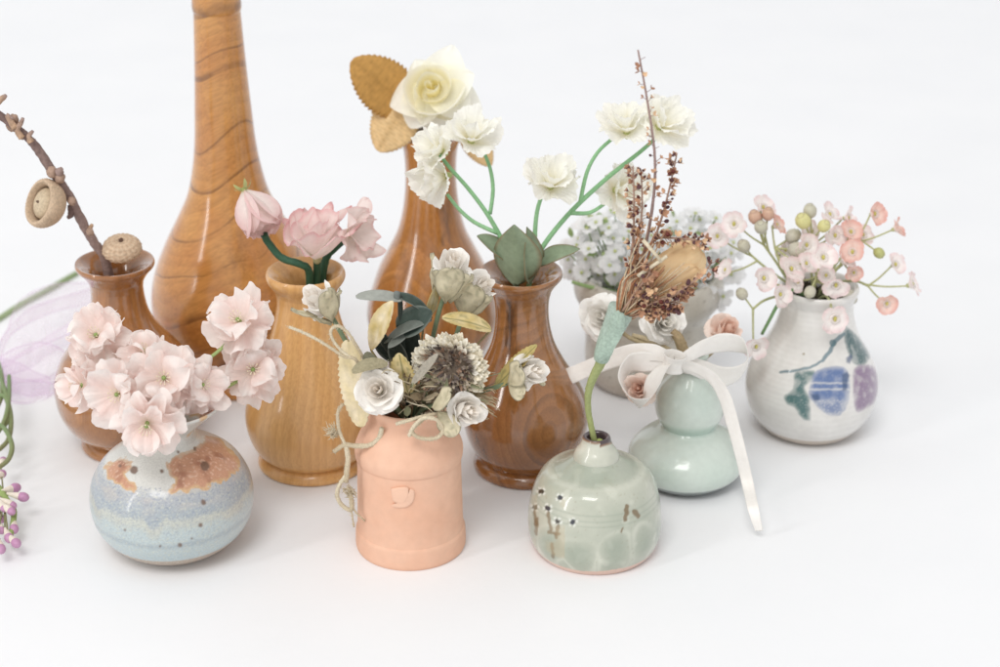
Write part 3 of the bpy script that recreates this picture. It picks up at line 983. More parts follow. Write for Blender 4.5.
# hanging bell
P = A(244, 190, YT + .6)
t = thing('sweet_pea', 'closed drooping pink sweet pea with a small green calyx on top', 'flower', P, 'pink sweet peas in the maple vase')
ax = (A(266, 232, YT - .6) - P); Lb = ax.length; fr = frame(ax.normalized(), .4)
mb = MB()
for j in range(5):
    mb.petal(P, fr, j * 1.2566 + .3, Lb * 1.02, Lb * .46, .95, 1.48 + .2 * (j % 2), .30, .08, 1.45, .45, spcol(.5, .12), .03, 13, 13, .05, j + 3, 2.0)
for j in range(3):
    mb.petal(P, fr, j * 2.09 + .9, Lb * 1.08, Lb * .38, 1.05, 1.42, .22, .12, 1.4, .5, spcol(.7, .12), .02, 13, 11, .05, j + 13, 2.0)
mb.build('petals', M['petal'], t)
mb = MB()
for j in range(5):
    a = j * 1.2566
    d = fr @ Vector((math.cos(a), math.sin(a), -.55)).normalized()
    mb.leaf(P, P + d * .55 + Vector((0, 0, .08)), fr @ Vector((0, 0, 1)), .10, lin((190, 196, 124)), bend=.15)
mb.ball(P, .14, lin((170, 180, 104)))
mb.build('calyx', M['leaf'], t)
wrapped_stem(t, [A(264, 234, YT - .2), A(268, 242, YT - .1), A(282, 258, YT - .2), A(300, 264, YT - .5), A(309, 272, YT - .3), A(310, 300, YT)])

# wide open one, petals placed by hand
P = A(316, 260, YT - .3)
t = thing('sweet_pea', 'wide open pink sweet pea standing upright above the maple vase', 'flower', P, 'pink sweet peas in the maple vase')
mb = MB()


def hp(base, tip, dt, W, nrm, w=1.0, **k):
    """petal from base pixel to tip pixel; dt = how much nearer (cm) the tip is"""
    b_ = A(*base); q = A(tip[0], tip[1], base[2] - dt)
    a = dict(k=1.5, e=.45, cup=-.25, wav=.11, bend=-.06, nu=18, nv=15, rt=True)
    a.update(k)
    mb.leaf(b_, q, face(*nrm), W, spcol(w, .2), **a)


b0 = (317, 260, YT - .2)


def spc(seed, w=1.0):
    def f(u, lob, th):
        q = mix(SPG, SP0, sst(.02, .22, u))
        q = mix(q, SP1, w * .75 * sst(.4, 1.0, u + .2 * nz((math.cos(th) * 2, math.sin(th) * 2, seed), 1.0)))
        return mix(q, SP2, w * (.85 * sst(.86, 1.0, u) + .3 * (1 - lob) * sst(.3, .9, u)))
    return f


fr = frame(face(.06, .86, .5), .3); r = pxs(P)
mb.corolla(P, fr, 40 * r, 38 * r, 5, .30, .26, 6, .012, 28, .03, 1.15, spc(1), 3.3, 18, 150, .14, .30)
mb.corolla(P + fr @ Vector((0, 0, .1)), fr, 27 * r, 46 * r, 4, .34, .30, 5, .014, 20, .03, 1.05, spc(2, .8), 1.4, 16, 120, .14, .15)
mb.corolla(P + fr @ Vector((0, 0, .1)), fr, 13 * r, 44 * r, 3, .3, .3, 4, .01, 14, .03, 1.0, spc(3, .6), 2.2, 12, 80, .1)
hp((318, 255, YT + .5), (352, 206, 0), -.5, .34, (.1, .9, .5), 1.5, seed=8, bend=.2)
hp((318, 250, YT + .5), (331, 202, 0), -.5, .34, (-.1, .6, .7), 1.3, seed=9, bend=.15)
mb.build('petals', M['petal'], t)
mb = MB(); mb.ball(A(317, 259, YT - .2), .2, lin((196, 190, 140)), Vector((0, 0, 1)), 1.2)
mb.build('calyx', M['leaf'], t)
wrapped_stem(t, [A(317, 258, YT - .1), A(317, 268, YT), A(315, 300, YT + .1)])

# side view one
P = A(352, 232, YT + .2)
t = thing('sweet_pea', 'pale sweet pea seen from the side, leaning away from the maple vase', 'flower', P, 'pink sweet peas in the maple vase')
mb = MB()
c0 = (354, 231, YT + .2)
hp(c0, (368, 198, 0), .0, .46, (-.6, .2, .8), .4, seed=21, bend=.1, tw=.6)
C = A(348, 232, YT + .1); fr = frame(face(.86, -.12, .55), .8); r = pxs(C)
mb.corolla(C, fr, 33 * r, 20 * r, 4, .36, .30, 6, .012, 26, .04, 1.15, spc(5, .45), 2.6, 16, 130, .18, .25)
mb.corolla(C, fr, 20 * r, 26 * r, 3, .34, .32, 5, .014, 18, .04, 1.05, spc(6, .6), .7, 13, 100, .14, .1)
hp((352, 240, YT + .1), (354, 262, 0), .7, .36, (-.4, -.1, 1), .7, seed=25, bend=.08)
mb.build('petals', M['petal'], t)
wrapped_stem(t, [A(354, 232, YT + .4), A(335, 248, YT + .5), A(325, 262, YT + .6), A(321, 300, YT + .3)])
# second stem piece of the bell: bundled wire tails in the mouth
# ------------------------------------------------------------------ twig and acorn caps in the brown vase
YL = V_LEFT.Y
BK0 = lin((164, 138, 130)); BK1 = lin((126, 102, 96)); AC0 = lin((228, 200, 168)); AC1 = lin((198, 160, 126))
P = A(108, 262, YL - .2)
t = thing('twig', 'knobbly grey brown oak twig leaning out of the brown vase', 'twig', P)
mb = MB()
tw = [A(112, 300, YL + .2), A(106, 262, YL - .2), A(94, 242, YL - .5), A(82, 222, YL - .8), A(70, 197, YL - 1), A(58, 180, YL - 1.2), A(45, 160, YL - 1.4), A(32, 142, YL - 1.5), A(14, 126, YL - 1.7), A(-12, 108, YL - 2), A(-40, 96, YL - 2)]
mb.tube(tw, [.22, .23, .21, .22, .20, .20, .21, .19, .17, .19, .17], BK0, 12, BK1, 8, .22, 5)
for (x, y, r) in [(60, 178, .24), (52, 172, .26), (72, 201, .20), (90, 232, .18), (22, 134, .24), (12, 126, .26), (14, 119, .22)]:
    mb.ball(A(x, y, YL - 1.5), r, mix(BK0, AC1, .45), None, 1, 8, 10, bumps=.35, seed=x)
mb.tube([A(62, 178, YL - 1.3), A(59, 172, YL - 1.6), A(62, 169, YL - 1.7)], [.14, .2, .1], BK0, 8, bumps=.3)
mb.tube([A(70, 205, YL - 1), A(71, 214, YL - 1.1), A(68, 218, YL - 1.1)], [.13, .15, .08], BK1, 8, bumps=.3)
mb.tube([A(88, 231, YL - .7), A(92, 225, YL - .9)], [.13, .08], AC1, 8)
mb.build('bark', M['bark'], t)
for pp in ([(22, 138), (17, 130), (21, 123), (23, 118)], [(31, 142), (29, 136), (33, 131)], [(-2, 102), (4, 97), (6, 95)], [(15, 128), (9, 119), (7, 115), (13, 119)]):
    mb = MB(); mb.tube([A(x, y, YL - 1.9) for x, y in pp], [.16, .13, .10, .07], AC1, 8, BK0, 4, .2)
    mb.build('bud_scale', M['bark'], t)


def acorn_cup(mb, C, fr, R):
    prof = [(.02, -.72), (.35, -.68), (.7, -.48), (.93, -.15), (1.0, .10), (.98, .28), (.90, .36), (.80, .34), (.74, .20), (.70, .0), (.6, -.2)]
    prof = [(p.x * R, p.y * R) for p in spline([Vector((a, b, 0)) for a, b in prof], 5)]

    def rid(u, a):
        return 1 + .022 * math.sin(a * 34 + (1 if int(u * 26) % 2 else 0) * math.pi) * (u < .66) + .015 * math.sin(u * 26 * 2 * math.pi)

    def cf(u, a):
        c = mix(AC0, AC1, .25 + .3 * math.sin(u * 26 * 2 * math.pi + math.sin(a * 17)))
        return mix(c, lin((120, 92, 66)), sst(.78, .95, u))
    mb.lathe(prof, C, fr, cf, 72, rid)


mb = MB(); C = A(46, 204, YL - 1.6); fr = frame(face(-.72, .2, .75))
acorn_cup(mb, C, fr, 25 * pxs(C))
ac = mb.build('acorn_cup', M['dry'], t)
mb = MB(); R = 23.5 * pxs(C)
prof = [(.70, -.05), (.66, .16), (.5, .30), (.3, .36), (.12, .38), (.02, .385)]
mb.lathe([(p.x * R, p.y * R) for p in spline([Vector((a, b, 0)) for a, b in prof], 4)], C, fr, lambda u, a: mix(lin((196, 170, 136)), lin((224, 204, 172)), u), 32)
mb.ball(C + fr @ Vector((0, 0, .40 * R)), .06 * R, lin((128, 104, 90)), fr @ Vector((0, 0, 1)), 1.6, bumps=.3)
mb.build('nut_base', M['dry'], ac)

C = A(122, 249, YL - .3); R = 19.5 * pxs(C)
mb = MB(); fr = frame(Vector((0.02, -.25, 1)))
prof = [(.5, -.30), (.86, -.28), (1.0, -.05), (.97, .18), (.80, .42), (.52, .56), (.28, .58), (.14, .52), (.03, .50)]


def rid2(u, a):
    return 1 + .03 * math.sin(a * 20 + 5 * u) + .02 * math.sin(u * 60 + 2 * math.sin(a * 7))


mb.lathe([(p.x * R, p.y * R) for p in spline([Vector((a, b, 0)) for a, b in prof], 5)], C, fr, lambda u, a: mix(AC0, AC1, .35 + .35 * math.sin(a * 20 + 5 * u) * .6 + .25 * math.sin(u * 55)), 80, rid2)
o = mb.build('acorn_cap', M['dry'], org=C)
tag(o, 'round ridged acorn cap lying in the mouth of the brown vase', 'acorn cap')
mb = MB(); mb.ball(C + fr @ Vector((0, 0, .52 * R)), .12 * R, lin((112, 84, 70)), None, 1.3, bumps=.3)
mb.build('stalk_scar', M['bark'], o)

# ------------------------------------------------------------------ ivory rose with gold leaves in the back vase
YK = V_BACK.Y
IV0 = lin((254, 240, 168)); IV1 = lin((255, 251, 228)); IV2 = lin((255, 254, 244))
P = A(438, 94, YK - .6); R = 44 * pxs(P)
t = thing('ivory_rose', 'large ivory rose with a yellow heart and gold leaves above the back vase', 'flower', P)
fr = frame(face(-.15, .3, 1), .6)
ivc = lambda u, v: mix(mix(IV0, IV1, .55), mix(IV1, IV2, sst(.4, .9, u)), sst(.05, .5, u))
mb = MB()
HC = A(433, 92, YK - .9)
mb.rose(HC, fr, R * .62, R * 1.05, 8, IV0, IV1, IV2, flare=.20, span0=2.4, span1=1.5, seed=.5, lowz=.10, tight=.08, nu=12, nv=21, ruf=.05, close=.30, curl=.2)
mb.build('heart_petals', M['foam'], t)
mb = MB()


def rp(base, tip, dt, W, nrm, **k):
    a = dict(k=1.15, e=.52, cup=.18, wav=.03, bend=.10, nu=18, nv=15); a.update(k)
    mb.leaf(A(*base), A(tip[0], tip[1], base[2] - dt), face(*nrm), W, ivc, **a)


yo = YK - .3
rp((434, 112, yo + .2), (453, 45, 0), -.1, 1.25, (.1, .35, 1), seed=1, k=.95, e=.72)
rp((438, 104, yo + .2), (415, 60, 0), .1, 1.15, (-.35, .4, 1), seed=2, k=1.0, e=.7, tw=.3)
rp((446, 94, yo), (390, 106, 0), .3, 1.25, (-.55, .25, 1), seed=3, k=.85, e=.75)
rp((424, 94, yo), (482, 110, 0), .3, 1.25, (.5, .2, 1), seed=4, k=.85, e=.75)
rp((430, 104, yo), (474, 74, 0), .5, 1.10, (.45, .45, .9), seed=5, bend=.14, k=1.0, e=.65)
rp((440, 82, yo - .1), (410, 128, 0), .8, 1.05, (-.45, -.15, 1), seed=6, bend=.16, k=1.0, e=.65)
rp((434, 82, yo - .1), (446, 134, 0), .8, 1.25, (.1, -.3, 1), seed=7, bend=.18, k=1.0, e=.6)
rp((430, 88, yo - .3), (468, 116, 0), .9, 1.0, (.4, .0, 1), seed=8, bend=.2, k=1.0, e=.65)
mb.build('outer_petals', M['foam'], t)
GD0 = lin((212, 156, 74)); GD1 = lin((236, 194, 130)); GD2 = lin((242, 208, 152))


def gold(a, b_):
    return lambda u, v: mix(mix(a, b_, .5 + .5 * (.6 * nz((u * 6, v * 3, 1), 2) + .8 * nz((u * 16, v * 8, 1), 2))), lin((170, 122, 52)), .35 * sst(.5, 0, abs(math.sin((u * 9 - abs(v) * 2.2) * 3.1))) + .3 * sst(.08, 0, abs(v)))


for (ba, ti, w, dt, nr, cc) in [((413, 110, YK + .2), (352, 60), 1.34, .3, (-.25, .25, 1), (GD0, lin((204, 150, 74)))), ((408, 100, YK - .1), (378, 151), 1.22, .7, (-.2, .1, 1), (GD1, GD2)), ((462, 122, YK + .3), (491, 166), .72, .3, (.2, .1, 1), (GD1, GD2))]:
    mb = MB(); mb.leaf(A(*ba), A(ti[0], ti[1], ba[2] - dt), face(*nr), w, gold(*cc), k=.85, e=.6, bend=.05, fold=-.12, serr=.13, teeth=17, wav=.02)
    mb.build('gold_leaf', M['leaf'], t, solid=.03)
mb = MB()
mb.tube([P - fr @ Vector((0, 0, .4 * R)), A(426, 132, YK), A(424, 170, YK)], [.22, .2, .2], lin((110, 150, 100)), 8)
mb.build('stem', M['stem'], t)
mb = MB()
for k in range(9):
    mb.leaf(A(410 + k * 3, 138, YK - .3), A(404 + k * 5, 128 - (k % 3) * 3, YK - .6), face(0, .2, 1), .22, lin((150, 140, 132)), wav=.08, seed=k)
mb.build('tissue', M['paper'], t)

# ------------------------------------------------------------------ white blossom sprays and green leaves in the walnut vase
YD = V_DARK.Y
WB0 = lin((255, 254, 247)); WB1 = lin((246, 241, 210)); SG = lin((144, 198, 142)); SG2 = lin((128, 184, 126))


def wbcol(u, v):
    c = mix(WB1, WB0, sst(0, .45, u))
    return mix(c, lin((240, 234, 212)), .3 * sst(.4, 1, abs(math.sin(v * 7))))


def white_bloom(t, px, py, R, f, Y, seed, bell=0.0):
    P = A(px, py, Y); r = R * pxs(P); fr = frame(face(*f), seed)
    rr = random.Random(seed)
    mb = MB()
    C = P - fr @ Vector((0, 0, .55 * r))

    def wc(u, lob, th):
        q = mix(WB1, WB0, sst(.05, .5, u))
        return mix(q, lin((244, 232, 190)), .5 * (1 - lob) * sst(.95, .3, u))
    hh = 1.0 + .5 * bell
    mb.corolla(C, fr, r * 1.12, r * .62 * hh, 4, .30, .22, 5, .020, 34, .10, 1.0, wc, seed * 1.3, 14, 150, .14, .18)
    mb.corolla(C, fr, r * .86, r * .98 * hh, 3, .34, .26, 4, .022, 28, .10, .95, wc, seed * 2.1 + 1, 13, 130, .16, .10)
    mb.corolla(C, fr, r * .52, r * 1.12 * hh, 3, .40, .26, 4, .022, 18, .10, .9, wc, seed * 1.9 + 2, 11, 90, .16)
    b_ = mb.build('blossom', M['petal'], t)
    mb = MB(); mb.ball(C, .14 * r, lin((196, 204, 130)), fr @ Vector((0, 0, 1)), 1.6)
    mb.build('calyx', M['stem'], b_)
    return C


base = A(517, 290, YD)
t = thing('white_blossom_spray', 'three white ruffled blossoms on a forked green stem below the ivory rose', 'flower spray', base, 'white blossom sprays in the walnut vase')
Yn = YD + 1.5
white_bloom(t, 433, 147, 26, (-.7, .3, .6), Yn, 1)
white_bloom(t, 473, 131, 29, (.15, .65, .7), Yn - .3, 2)
c3 = white_bloom(t, 436, 179, 26, (-.72, -.25, .5), Yn - .2, 3, .45)
mb = MB()
mb.tube([A(440, 155, Yn), A(450, 168, Yn - .2), A(467, 187, Yn - .4), A(486, 212, Yn - .7), A(500, 236, YD + .5), A(510, 256, YD + .3), base], [.085, .09, .1, .12, .12], SG2, 8, SG)
mb.tube([A(482, 148, Yn - .3), A(490, 168, Yn - .4), A(493, 190, Yn - .5), A(490, 214, Yn - .7)], [.075, .085, .09], SG2, 8, SG)
mb.tube([A(447, 194, Yn - .2), A(458, 208, Yn - .4), A(474, 222, Yn - .5), A(497, 233, YD + .5)], [.075, .09, .1], SG, 8)
mb.build('stem', M['stem'], t)

base = A(528, 290, YD)
t = thing('white_blossom_spray', 'white ruffled blossoms on branching green stems rising between walnut vase and dried twigs', 'flower spray', base, 'white blossom sprays in the walnut vase')
white_bloom(t, 552, 178, 29, (.1, .6, .8), YD + .6, 4)
white_bloom(t, 626, 122, 28, (-.1, .7, .7), YD + 1.4, 5)
white_bloom(t, 666, 120, 30, (.45, .4, .8), YD + 1.8, 6)
white_bloom(t, 624, 190, 29, (.5, -.05, .7), YD + 2.2, 7, .3)
mb = MB()
mb.tube([A(656, 138, YD + 1.8), A(640, 152, YD + 1.7), A(612, 174, YD + 1.5), A(588, 195, YD + 1.2), A(566, 217, YD + .9), A(546, 242, YD + .4), A(535, 262, YD + .2), base], [.085, .1, .11, .115, .12, .12], SG2, 8, SG)
mb.tube([A(612, 139, YD + 1.4), A(598, 152, YD + 1.3), A(587, 172, YD + 1.2), A(580, 203, YD + 1.1)], [.08, .09, .1], SG2, 8, SG)
mb.tube([A(610, 199, YD + 2), A(600, 207, YD + 1.6), A(588, 213, YD + 1.2), A(571, 213, YD + .9)], [.075, .09, .1], SG, 8)
mb.tube([A(543, 192, YD + .5), A(537, 212, YD + .5), A(535, 238, YD + .4), A(538, 254, YD + .3)], [.085, .1, .11], SG, 8)
mb.build('stem', M['stem'], t)

LF0 = lin((150, 168, 136)); LF1 = lin((128, 146, 114)); LFE = lin((150, 120, 84))


def lfcol(u, v):
    c = mix(LF1, LF0, .5 + .5 * math.sin(u * 3 + v))
    c = mix(c, lin((150, 168, 132)), .4 * sst(.06, 0, abs(v)))
    return mix(c, LFE, .8 * sst(.90, 1.0, abs(v)))


base = A(521, 288, YD - .2)
t = thing('leaf_sprig', 'olive green fabric leaves standing in the mouth of the walnut vase', 'leaves', base)
for (ba, ti, dt, w, nr, kw) in [((516, 286, YD - .6), (514, 225), 0.5, 1.12, (-.25, .1, 1), dict(k=.78, e=.95, cup=-.2, fold=-.2)), ((530, 284, YD - .3), (527, 227), .3, .84, (.85, .1, .7), dict(k=.78, e=.95, fold=.3)), ((516, 270, YD + .2), (477, 236), .2, .60, (.2, .8, .7), dict(k=1.2, e=.7, fold=.25, bend=.06)), ((532, 268, YD + .2), (580, 249), .2, .46, (-.1, .7, .9), dict(k=1.1, e=.7, fold=.2, bend=.12))]:
    mb = MB(); mb.leaf(A(*ba), A(ti[0], ti[1], ba[2] - dt), face(*nr), w, lfcol, wav=.03, nv=11, nu=20, seed=w, **kw)
    mb.build('leaf', M['leaf'], t, solid=.03)
# ------------------------------------------------------------------ dried bouquet in the terracotta can
YR = V_TER.Y
RW0 = lin((252, 243, 232)); RW1 = lin((255, 252, 247)); KH0 = lin((224, 212, 178)); KH1 = lin((200, 188, 152)); KHG = lin((134, 134, 96)); STD = lin((120, 138, 104))


def khcol(u, v):
    c = mix(KH1, KH0, sst(0, .7, u))
    c = mix(c, KHG, .5 * sst(.3, .6, nz((u * 3, v * 1.6, 2), 2.2)))
    return mix(c, lin((118, 116, 92)), .6 * sst(.95, 1.0, abs(v)) + .5 * sst(.96, 1, u))


def paper_rose(px, py, R, H, f, Y, label, seed, stem, n=9, outer=5, sepals=(), openr=.9, grp='white paper roses in the terracotta can', c0=RW0, c1=RW1, scol=STD, name='paper_rose'):
    P = A(px, py, Y); r = R * pxs(P); h = H * pxs(P); fr = frame(face(*f), seed)
    t = thing(name, label, 'flower', P, grp)
    mb = MB()
    mb.rose(P + fr @ Vector((0, 0, .12 * h)), fr, r * .80, h, n + 3, c0, c1, None, flare=.20, span0=1.7, span1=.95, seed=seed, lowz=.30, tight=.06, nu=10, nv=15, ruf=.17, close=.40, curl=.35)
    mb.build('bud_petals', M['paper'], t)
    if outer:
        mb = MB()
        for j in range(outer):
            mb.petal(P - fr @ Vector((0, 0, .45 * h)), fr, j * 2 * math.pi / outer + seed, r * 1.12 * openr, r * .66, 1.05, .15 + .25 * math.sin(j * 2.3 + seed), .10, .12, 1.35, .45, lambda u, v: mix(c0, c1, sst(.1, .7, u)), .1 * r, 13, 15, .06, seed + j, 3.0, curl=.45)
        mb.build('outer_petals', M['paper'], t)
    for (ba, ti, w, nr, cup) in sepals:
        mb = MB(); mb.leaf(A(*ba), A(*ti), face(*nr), w, khcol, k=1.2, e=.5, rt=True, cup=cup * .55, fold=-.10, wav=.10, nv=11, nu=16, seed=w * 7)
        mb.build('sepal', M['leaf'], t, solid=.02)
    mb = MB(); mb.tube([P - fr @ Vector((0, 0, .5 * h))] + [A(*q) for q in stem], [.10, .10, .10], scol, 8)
    mb.build('stem', M['stem'], t)


nk2 = (412, 425, YR)
paper_rose(318, 301, 21, 34, (-.55, .55, .7), YR + .3, 'white paper rosebud with khaki sepals leaning out in front of the maple vase', 1.2, [(335, 322, YR + .3), (352, 352, YR + .2), (380, 395, YR), nk2], 8, 3, [((333, 322, YR - .1), (327, 290, YR - .7), .48, (.35, .1, 1), -.4), ((333, 322, YR + .5), (340, 290, YR), .45, (.8, .2, .6), -.4), ((332, 324, YR), (291, 309, YR - .5), .25, (.1, 1, .5), .2)], .75)
paper_rose(378, 390, 26, 28, (-.12, .12, 1), YR - 2.0, 'open white paper rose facing the viewer on the terracotta rim', .3, [(390, 400, YR - 1.2), nk2], 8, 6)
paper_rose(466, 410, 21, 32, (.55, -.1, .85), YR - 2.2, 'ruffled white paper rose drooping over the terracotta rim under a khaki sepal', 2.2, [(445, 405, YR - 1.6), (425, 408, YR - .8), nk2], 9, 4, [((432, 407, YR - 2.2), (451, 393, YR - 2.9), .52, (-.1, .6, .9), .25), ((438, 412, YR - 2.2), (456, 436, YR - 2.6), .50, (-.3, -.1, 1), -.3), ((470, 400, YR - 1.6), (477, 418, YR - 1.9), .3, (.6, .3, .7), .2)], .8)
paper_rose(530, 372, 21, 32, (.65, .05, .75), YR - .8, 'white paper rose on the outermost stem in front of the walnut vase', 3.4, [(505, 384, YR - .6), (480, 392, YR - .4), (440, 410, YR), nk2], 9, 4, [((508, 384, YR - .9), (520, 367, YR - 1.5), .55, (-.2, .35, 1), -.3), ((508, 384, YR - .9), (524, 396, YR - 1.5), .42, (-.1, -.3, 1), -.3), ((540, 372, YR), (543, 386, YR - .4), .3, (.9, .1, .5), 0)], .8)
paper_rose(453, 266, 22, 34, (.1, .65, .75), YR + 1.0, 'highest white paper rose cupped in green speckled sepals', 4.1, [(440, 308, YR + .8), (430, 350, YR + .5), nk2], 9, 4, [((444, 302, YR + .9), (434, 270, YR + .2), .52, (-.6, .0, .8), -.4), ((446, 303, YR + .6), (452, 268, YR - .3), .62, (.1, -.1, 1), -.35), ((450, 303, YR + .8), (470, 275, YR + .2), .55, (.6, -.1, .8), -.4), ((436, 300, YR + 1.6), (432, 253, YR + 1.4), .16, (-1, .1, .4), 0)], .85)
paper_rose(480, 288, 20, 30, (.6, .35, .7), YR + 1.8, 'white paper rose half hidden behind the highest one and its sepals', 5.3, [(462, 318, YR + 1.4), (450, 350, YR + .8), nk2], 8, 4, [((462, 318, YR + 1.3), (474, 285, YR + .6), .66, (.1, 0, 1), -.35), ((464, 318, YR + 1.4), (490, 296, YR + 1.0), .5, (.6, -.1, .8), -.3)], .85)

# dried cream flower head
P = A(450, 368, YR - .9)
t = thing('dried_daisy', 'dried flower head with a bristly dark centre and cream rays', 'dried flower', P)
fr = frame(face(-.22, -.30, .92), 0); R = 36 * pxs(P)
mb = MB(); rr = random.Random(3)
prof = [(.62, -.30), (.55, .0), (.42, .18), (.22, .28), (.02, .30)]
mb.lathe([(a * R, b_ * R) for a, b_ in prof], P, fr, lin((130, 114, 98)), 28)
for k in range(300):
    q = math.sqrt(rr.random()) * .62; a = rr.random() * 6.283
    b_ = P + fr @ Vector((q * R * math.cos(a), q * R * math.sin(a), R * (.26 - .5 * q * q)))
    d = (fr @ Vector((math.cos(a) * (.25 + q * 1.3) + rr.uniform(-.4, .4), math.sin(a) * (.25 + q * 1.3) + rr.uniform(-.4, .4), .75))).normalized()
    c = rr.choice([lin((150, 134, 124)), lin((182, 166, 152)), lin((216, 200, 178)), lin((120, 108, 104)), lin((204, 164, 136))])
    L = rr.uniform(.22, .42) * R
    mb.leaf(b_, b_ + d * L, fr @ Vector((math.cos(a), math.sin(a), .2)), .045 * R, c, k=.7, bend=.1, nu=5, nv=3)
mb.build('bristly_centre', M['dry'], t)
mb = MB()
for k in range(260):
    a = rr.uniform(-.6, 3.5); row = rr.random()
    q = .62 + .20 * row
    up = .30 - .25 * row
    b_ = P + fr @ Vector((q * R * math.cos(a), q * R * math.sin(a) * .92, up * R * .6 - .1 * R))
    d = (fr @ Vector((math.cos(a) * (.9 + rr.uniform(-.3, .3)) + rr.uniform(-.2, .2), math.sin(a) * .9 + rr.uniform(-.2, .2), .5 + rr.uniform(-.3, .3)))).normalized()
    c = mix(lin((248, 236, 208)), lin((255, 251, 238)), rr.random())
    L = rr.uniform(.28, .46) * R
    c2 = mix(c, lin((222, 206, 174)), .4)
    mb.leaf(b_, b_ + d * L, fr @ Vector((-math.cos(a) * .3, -math.sin(a) * .3, 1)), .085 * R, lambda u, v: mix(c2, c, sst(0, .5, u)), k=1.5, e=.45, bend=.06, cup=.4, nu=7, nv=4)
mb.build('cream_rays', M['dry'], t)
mb = MB()
for k in range(46):
    a = rr.uniform(2.6, 3.9)
    b_ = P + fr @ Vector((.62 * R * math.cos(a), .62 * R * math.sin(a), -.1 * R)); d = (fr @ Vector((math.cos(a), math.sin(a) + rr.uniform(-.5, .5), .4 + rr.uniform(-.4, .3)))).normalized()
    mb.leaf(b_, b_ + d * R * rr.uniform(.25, .4), fr @ Vector((0, 0, 1)), .06 * R, mix(lin((150, 122, 92)), lin((190, 168, 134)), rr.random()), k=1.0, bend=.15, wav=.06, nu=6, nv=3, seed=k)
mb.build('bracts', M['dry'], t)
mb = MB(); mb.tube([P - fr @ Vector((0, 0, .3 * R)), A(430, 400, YR - .2), A(*nk2)], [.2, .15, .15], lin((150, 134, 104)), 8)
mb.build('stem', M['stem'], t)

# dark fabric leaves
DK0 = lin((70, 86, 78)); DK1 = lin((56, 66, 60)); SV = lin((174, 177, 168))
t = thing('dark_leaf_sprig', 'charcoal green folded fabric leaves with a flat silver grey leaf on top', 'leaves', A(405, 345, YR + .3))
for (ba, ti, w, nr, c, kw) in [
        ((402, 299, YR + .2), (356, 297, YR - .3), .40, (0, .8, .6), SV, dict(k=.8, e=.4, bend=.05, cup=.1)),
        ((392, 294, YR + .4), (432, 318, YR + .3), .32, (.3, .75, .6), DK0, dict(k=.9, e=.6, bend=.1, cup=.3)),
        ((398, 330, YR + .2), (432, 312, YR - .3), .62, (-.1, .25, 1), DK0, dict(k=.85, e=.5, cup=.3, wav=.04)),
        ((432, 320, YR - .3), (384, 343, YR + .1), .34, (.1, .8, .7), mix(DK0, SV, .35), dict(k=1, e=.6, bend=.10)),
        ((400, 362, YR + .2), (374, 335, YR + .3), .40, (-.3, .3, .9), DK1, dict(k=1, e=.6, cup=.3)),
        ((404, 372, YR + .2), (392, 338, YR - .2), .38, (-.1, .1, 1), DK1, dict(k=1, e=.5, cup=.3)),
        ((410, 366, YR + .4), (411, 326, YR + .3), .44, (.2, 0, 1), DK1, dict(k=1, e=.4, cup=-.3)),
        ((402, 366, YR), (372, 322, YR + .2), .24, (-.6, .2, .9), DK1, dict(k=1, e=.6)),
        ((410, 330, YR), (388, 348, YR - .5), .22, (-.1, .6, .8), mix(DK0, SV, .5), dict(k=1, e=.6, cup=.2))]:
    mb = MB(); mb.leaf(A(*ba), A(*ti), face(*nr), w, lambda u, v: mix(c, mix(c, SV, .35), sst(.85, 1, abs(v)) + .3 * nz((u * 5, v * 3, 1), 2)), nu=16, nv=9, **kw)
    mb.build('leaf', M['leaf'], t, solid=.03)
mb = MB(); mb.tube([A(397, 292, YR + .1), A(396.5, 301, YR + .1)], [.13, .13], lin((120, 126, 122)), 10)
mb.tube([A(400, 296, YR + .3), A(402, 340, YR + .3), A(410, 420, YR)], [.1, .12, .12], DK1, 8)
mb.build('stem', M['stem'], t)

# yellowed leaves, each one its own
YL0 = lin((236, 216, 162)); YL1 = lin((214, 188, 112)); YLG = lin((118, 120, 72)); YLP = lin((248, 232, 198))


def ylcol(a, b_, g=.6):
    return lambda u, v: mix(mix(a, b_, .5 + .7 * nz((u * 3, v * 1.3, 3), 1.5)), YLG, g * sst(.12, .02, abs(v + .05)) + g * .5 * sst(.25, .5, nz((u * 4, v * 2, 9), 1.6)))


